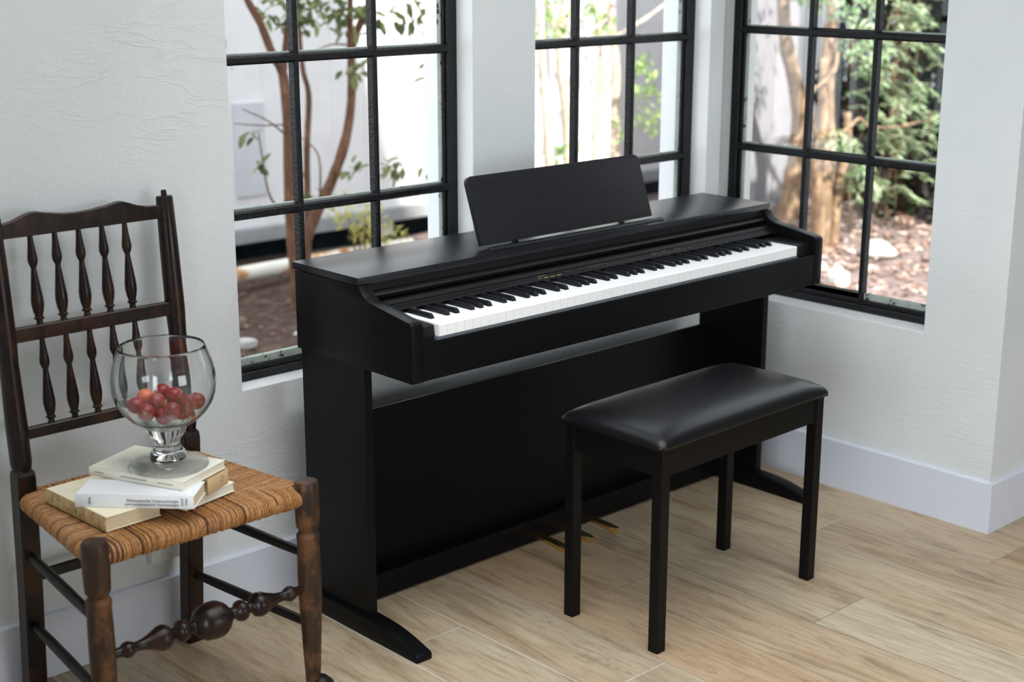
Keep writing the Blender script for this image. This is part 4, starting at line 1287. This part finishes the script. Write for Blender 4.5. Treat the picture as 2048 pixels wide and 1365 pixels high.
tree('garden_tree', 'thin leaning trunk at the left edge of the second window', [([(3.24, 3.0, 2.0), (3.26, 3.0, 1.4), (3.27, 3.0, 1.11), (3.28, 3.0, 1.0), (3.33, 3.0, 0.52), (3.38, 3.0, -0.09)], 0.012, 0.026)], M['leaf_bright'], M['bark_pale'],
     multi(0.05, [((3.43, 3.0, 0.50), 0.10, 36), ((3.40, 3.0, 0.35), 0.09, 26), ((3.25, 3, 1.7), 0.35, 120)]))

# trees, sprays and hedge behind the right window
tree('garden_tree', 'dark leaning trunk against the fence at the left of the third window', [([(4.95, 2.9, 2.2), (5.05, 2.9, 1.4), (5.10, 2.9, 1.02), (5.20, 2.9, 0.79), (5.28, 2.9, 0.56), (5.26, 2.9, 0.27), (5.20, 2.9, -0.09)], 0.026, 0.062)], M['leaf_bright'], M['bark_orange'],
     multi(0.055, [((5.06, 2.7, 1.26), 0.13, 70), ((5.0, 2.8, 1.9), 0.4, 120)]))
def folT(fm, lay):
    for c, rad, n in (((4.70, 2.15, 1.20), 0.14, 70), ((4.80, 2.15, 0.99), 0.12, 80), ((4.87, 2.15, 0.88), 0.09, 40), ((4.50, 2.1, 0.55), 0.08, 40), ((4.64, 2.1, 0.50), 0.07, 20), ((4.7, 2.2, 1.85), 0.5, 200), ((4.79, 2.12, 0.28), 0.10, 50), ((4.74, 2.1, 0.38), 0.07, 24)):
        leafcloud(fm, lay, c, rad, n, 0.050, r1)
tree('garden_tree', 'thick tawny multi-stemmed trunk in the middle of the third window',
     [([(4.72, 2.3, 2.2), (4.70, 2.3, 1.5), (4.69, 2.3, 1.24), (4.68, 2.3, 1.09), (4.67, 2.3, 0.86), (4.68, 2.3, 0.65), (4.71, 2.3, 0.47), (4.69, 2.3, 0.25), (4.68, 2.3, -0.09)], 0.022, 0.056),
      ([(4.56, 2.25, 0.95), (4.52, 2.2, 0.62), (4.47, 2.2, 0.45), (4.50, 2.2, 0.29), (4.55, 2.2, -0.09)], 0.022, 0.034),
      ([(4.80, 2.25, 0.66), (4.82, 2.25, 0.46), (4.78, 2.25, 0.36), (4.74, 2.25, 0.10), (4.74, 2.25, -0.09)], 0.020, 0.032)],
     M['leaf_yew'], M['bark_orange'], folT, 'tree', None,
     [([(4.68, 2.25, 0.98), (4.45, 2.1, 0.91), (4.37, 2.1, 0.86), (4.25, 2.1, 0.80), (4.27, 2.1, 0.72), (4.32, 2.1, 0.58)], 0.011, 0.008), ([(4.38, 2.1, 0.86), (4.42, 2.1, 0.75), (4.42, 2.1, 0.56)], 0.009, 0.006), ([(4.50, 2.15, 0.55), (4.60, 2.1, 0.61), (4.69, 2.1, 0.65), (4.79, 2.1, 0.60), (5.07, 2.1, 0.58), (5.42, 2.1, 0.60)], 0.011, 0.006)])
# foliage sprays of the yew-like bush
yb_ = thing('evergreen_bush', 'bright evergreen bush with arching sprays at the right of the third window', 'bush', (5.3, 2.3, gz(5.3, 2.3)))
fm = MB(); lay = fm.bm.verts.layers.float.new('tone')
tw = MB()
ends = [(4.97, 1.19), (5.30, 1.15), (5.13, 0.99), (5.08, 0.84), (5.02, 0.76), (5.12, 0.70), (5.47, 0.64), (5.39, 0.52), (5.19, 0.53), (5.28, 0.46), (5.47, 0.45), (5.05, 0.62), (5.0, 0.9), (5.22, 0.92), (5.16, 0.30), (5.40, 0.38), (4.98, 0.40), (5.05, 0.22), (5.33, 0.60), (5.25, 0.8), (5.12, 1.1), (5.42, 1.25), (5.02, 1.3), (4.95, 1.05)]
for k, (x_, z_) in enumerate(ends):
    for q in range(3):
        ox, oz, oy = r1.uniform(-0.10, 0.10), r1.uniform(-0.06, 0.06), r1.uniform(-0.15, 0.25)
        a = V((x_ + ox, 2.2 + oy, z_ + oz))
        d = V((r1.choice((-1, 1, 1)) * r1.uniform(0.10, 0.18), r1.uniform(-0.10, 0.02), r1.uniform(-0.02, 0.03)))
        pts = [a, a + d * 0.5 + V((0, 0, 0.015)), a + d + V((0, 0, -0.03)), a + d * 1.4 + V((0, 0, -0.08))]
        spray(fm, lay, pts, 13, 0.046, r1)
        tw.tube(resample(pts, 3), 0.003, 5)
fm.obj('foliage', M['leaf_yew'], yb_)
for k in range(5):
    x_ = 5.05 + 0.11 * k
    tw.tube(resample([(x_, 2.35, -0.08), (x_ + r1.uniform(-.05, .05), 2.35, 0.35), (x_ + r1.uniform(-.1, .1), 2.3, 0.8), (x_ + r1.uniform(-.15, .15), 2.25, 1.3)], 4), 0.0045, 6)
tw.obj('stems', M['twig'], yb_)
# dark hedge further back
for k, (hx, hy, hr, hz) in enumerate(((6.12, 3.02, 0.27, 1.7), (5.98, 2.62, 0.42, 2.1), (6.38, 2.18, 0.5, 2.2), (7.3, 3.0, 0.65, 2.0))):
    lab = ['dark bush right behind the tawny multi-stemmed trunk', 'dark bush behind the bright evergreen sprays', 'dark bush at the far right of the third window', 'dark bush farthest back, before the added dark boards'][k]
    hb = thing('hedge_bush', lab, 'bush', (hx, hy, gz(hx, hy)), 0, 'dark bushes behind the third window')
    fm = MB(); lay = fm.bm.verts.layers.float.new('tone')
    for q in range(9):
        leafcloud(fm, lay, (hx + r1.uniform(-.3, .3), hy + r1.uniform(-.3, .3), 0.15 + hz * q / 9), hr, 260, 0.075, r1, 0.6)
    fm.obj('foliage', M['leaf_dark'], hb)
    sm = MB()
    for q in range(4):
        sm.tube([(hx + 0.1 * q - .15, hy, -0.1), (hx + 0.14 * q - .2, hy, 1.2)], [0.03, 0.015], 8)
    sm.obj('stems', M['bark'], hb)

# leaf litter and stones
fm = MB(); lay = fm.bm.verts.layers.float.new('tone')
rl = random.Random(33)
def litter(n, x0, x1, y0, y1, t0, t1, ln):
    for _ in range(n):
        x_, y_ = rl.uniform(x0, x1), rl.uniform(y0, y1)
        add_leaf(fm, lay, V((x_, y_, gz(x_, y_) + rl.uniform(0.004, 0.02))), V((rl.uniform(-1, 1), rl.uniform(-1, 1), rl.uniform(-.2, .3))), V((rl.uniform(-.5, .5), rl.uniform(-.5, .5), 1)), ln * rl.uniform(.6, 1.3), ln * .5, rl.uniform(t0, t1))
litter(3600, 2.7, 6.6, 0.5, 3.2, 0.3, 1.0, 0.055)
litter(600, 0.6, 2.8, 1.9, 3.9, 0.0, 0.45, 0.035)
tag(fm.obj('leaf_litter', M['litter']), 'dry fallen leaves scattered over the garden soil', 'leaves', None, 'stuff')
def stone(label, x, y, r, mat, sq=0.7, seed=0):
    rs = random.Random(seed)
    m_ = MB()
    b = bmesh.new()
    bmesh.ops.create_icosphere(b, subdivisions=3, radius=1)
    ph = [rs.uniform(0, 6) for _ in range(6)]
    for v in b.verts:
        q = v.co.copy()
        k = 1 + 0.12 * math.sin(3 * q.x + ph[0]) + 0.10 * math.sin(4 * q.y + ph[1]) + 0.08 * math.sin(5 * q.z + ph[2])
        v.co = V((q.x * r * k, q.y * r * k * 0.85, q.z * r * k * sq)) + V((x, y, gz(x, y) + r * sq * 0.55))
    m_._merge(b)
    tag(m_.obj('garden_stone', mat, None, True, angle=None), label, 'stone', 'stones on the garden ground')
stone('round pale stone, largest on the leafy ground outside the third window', 3.93, 1.66, 0.060, M['stone'], 0.85, 1)
stone('brown stone close beside the largest pale stone', 3.80, 1.62, 0.034, M['stone_dark'], 0.7, 2)
stone('flat pale stone behind the largest one near the tawny trunk', 4.22, 1.97, 0.055, M['stone'], 0.5, 3)
stone('flat pale rock far out on the sunny ground outside the third window', 4.75, 1.98, 0.11, M['stone'], 0.45, 4)
stone('small pale stone on the dark soil outside the first window', 1.29, 2.63, 0.040, M['stone'], 0.6, 5)
stone('smallest pale pebble on the dark soil outside the first window', 1.52, 2.62, 0.014, M['stone'], 0.8, 6)
stone('brown stone on the soil near the rusty pipe', 1.45, 2.95, 0.045, M['stone_dark'], 0.6, 7)

# ------------------------------------------------------------------ rest of the room (behind the camera): side and rear walls, plus unseen blocks added for shade
wl = MB()
wl.box((-4.8, -6.7, 0), (-4.6, YW, 0.80)).box((-4.8, -6.7, 2.4), (-4.6, YW, TOP)).box((-4.8, -6.7, 0.80), (-4.6, -4.0, 2.4)).box((-4.8, -1.2, 0.80), (-4.6, YW, 2.4))
struct(wl.obj('wall_left', M['plaster']))
struct(MB().box((4.7, -2.6, GZ - 0.1), (6.3, -0.7, 6.4)).obj('added_shade_tower', M['fence']))  # unseen block added to shade the far fence and the hedge
struct(MB().box((-1.30, -0.38, 0), (-1.15, YW, TOP)).obj('added_shade_stub', M['plaster']))  # unseen stub added to keep left window light off the back wall
struct(MB().box((-4.8, -6.85, 0), (2.3, -6.7, TOP)).obj('wall_front', M['dim_wall']))
struct(MB().box((2.3, -6.85, 0), (2.45, -0.30, TOP + 0.12)).obj('wall_far', M['dim_wall']))
struct(MB().box((-4.8, -6.85, TOP + 0.12), (XW + TH, YW + TH, 5.2)).obj('added_shade_storey', M['fence']))  # unseen mass added above the room to shade the left of the fence
for o in bpy.data.objects:
    if '_w' in o.keys():
        del o['_w']
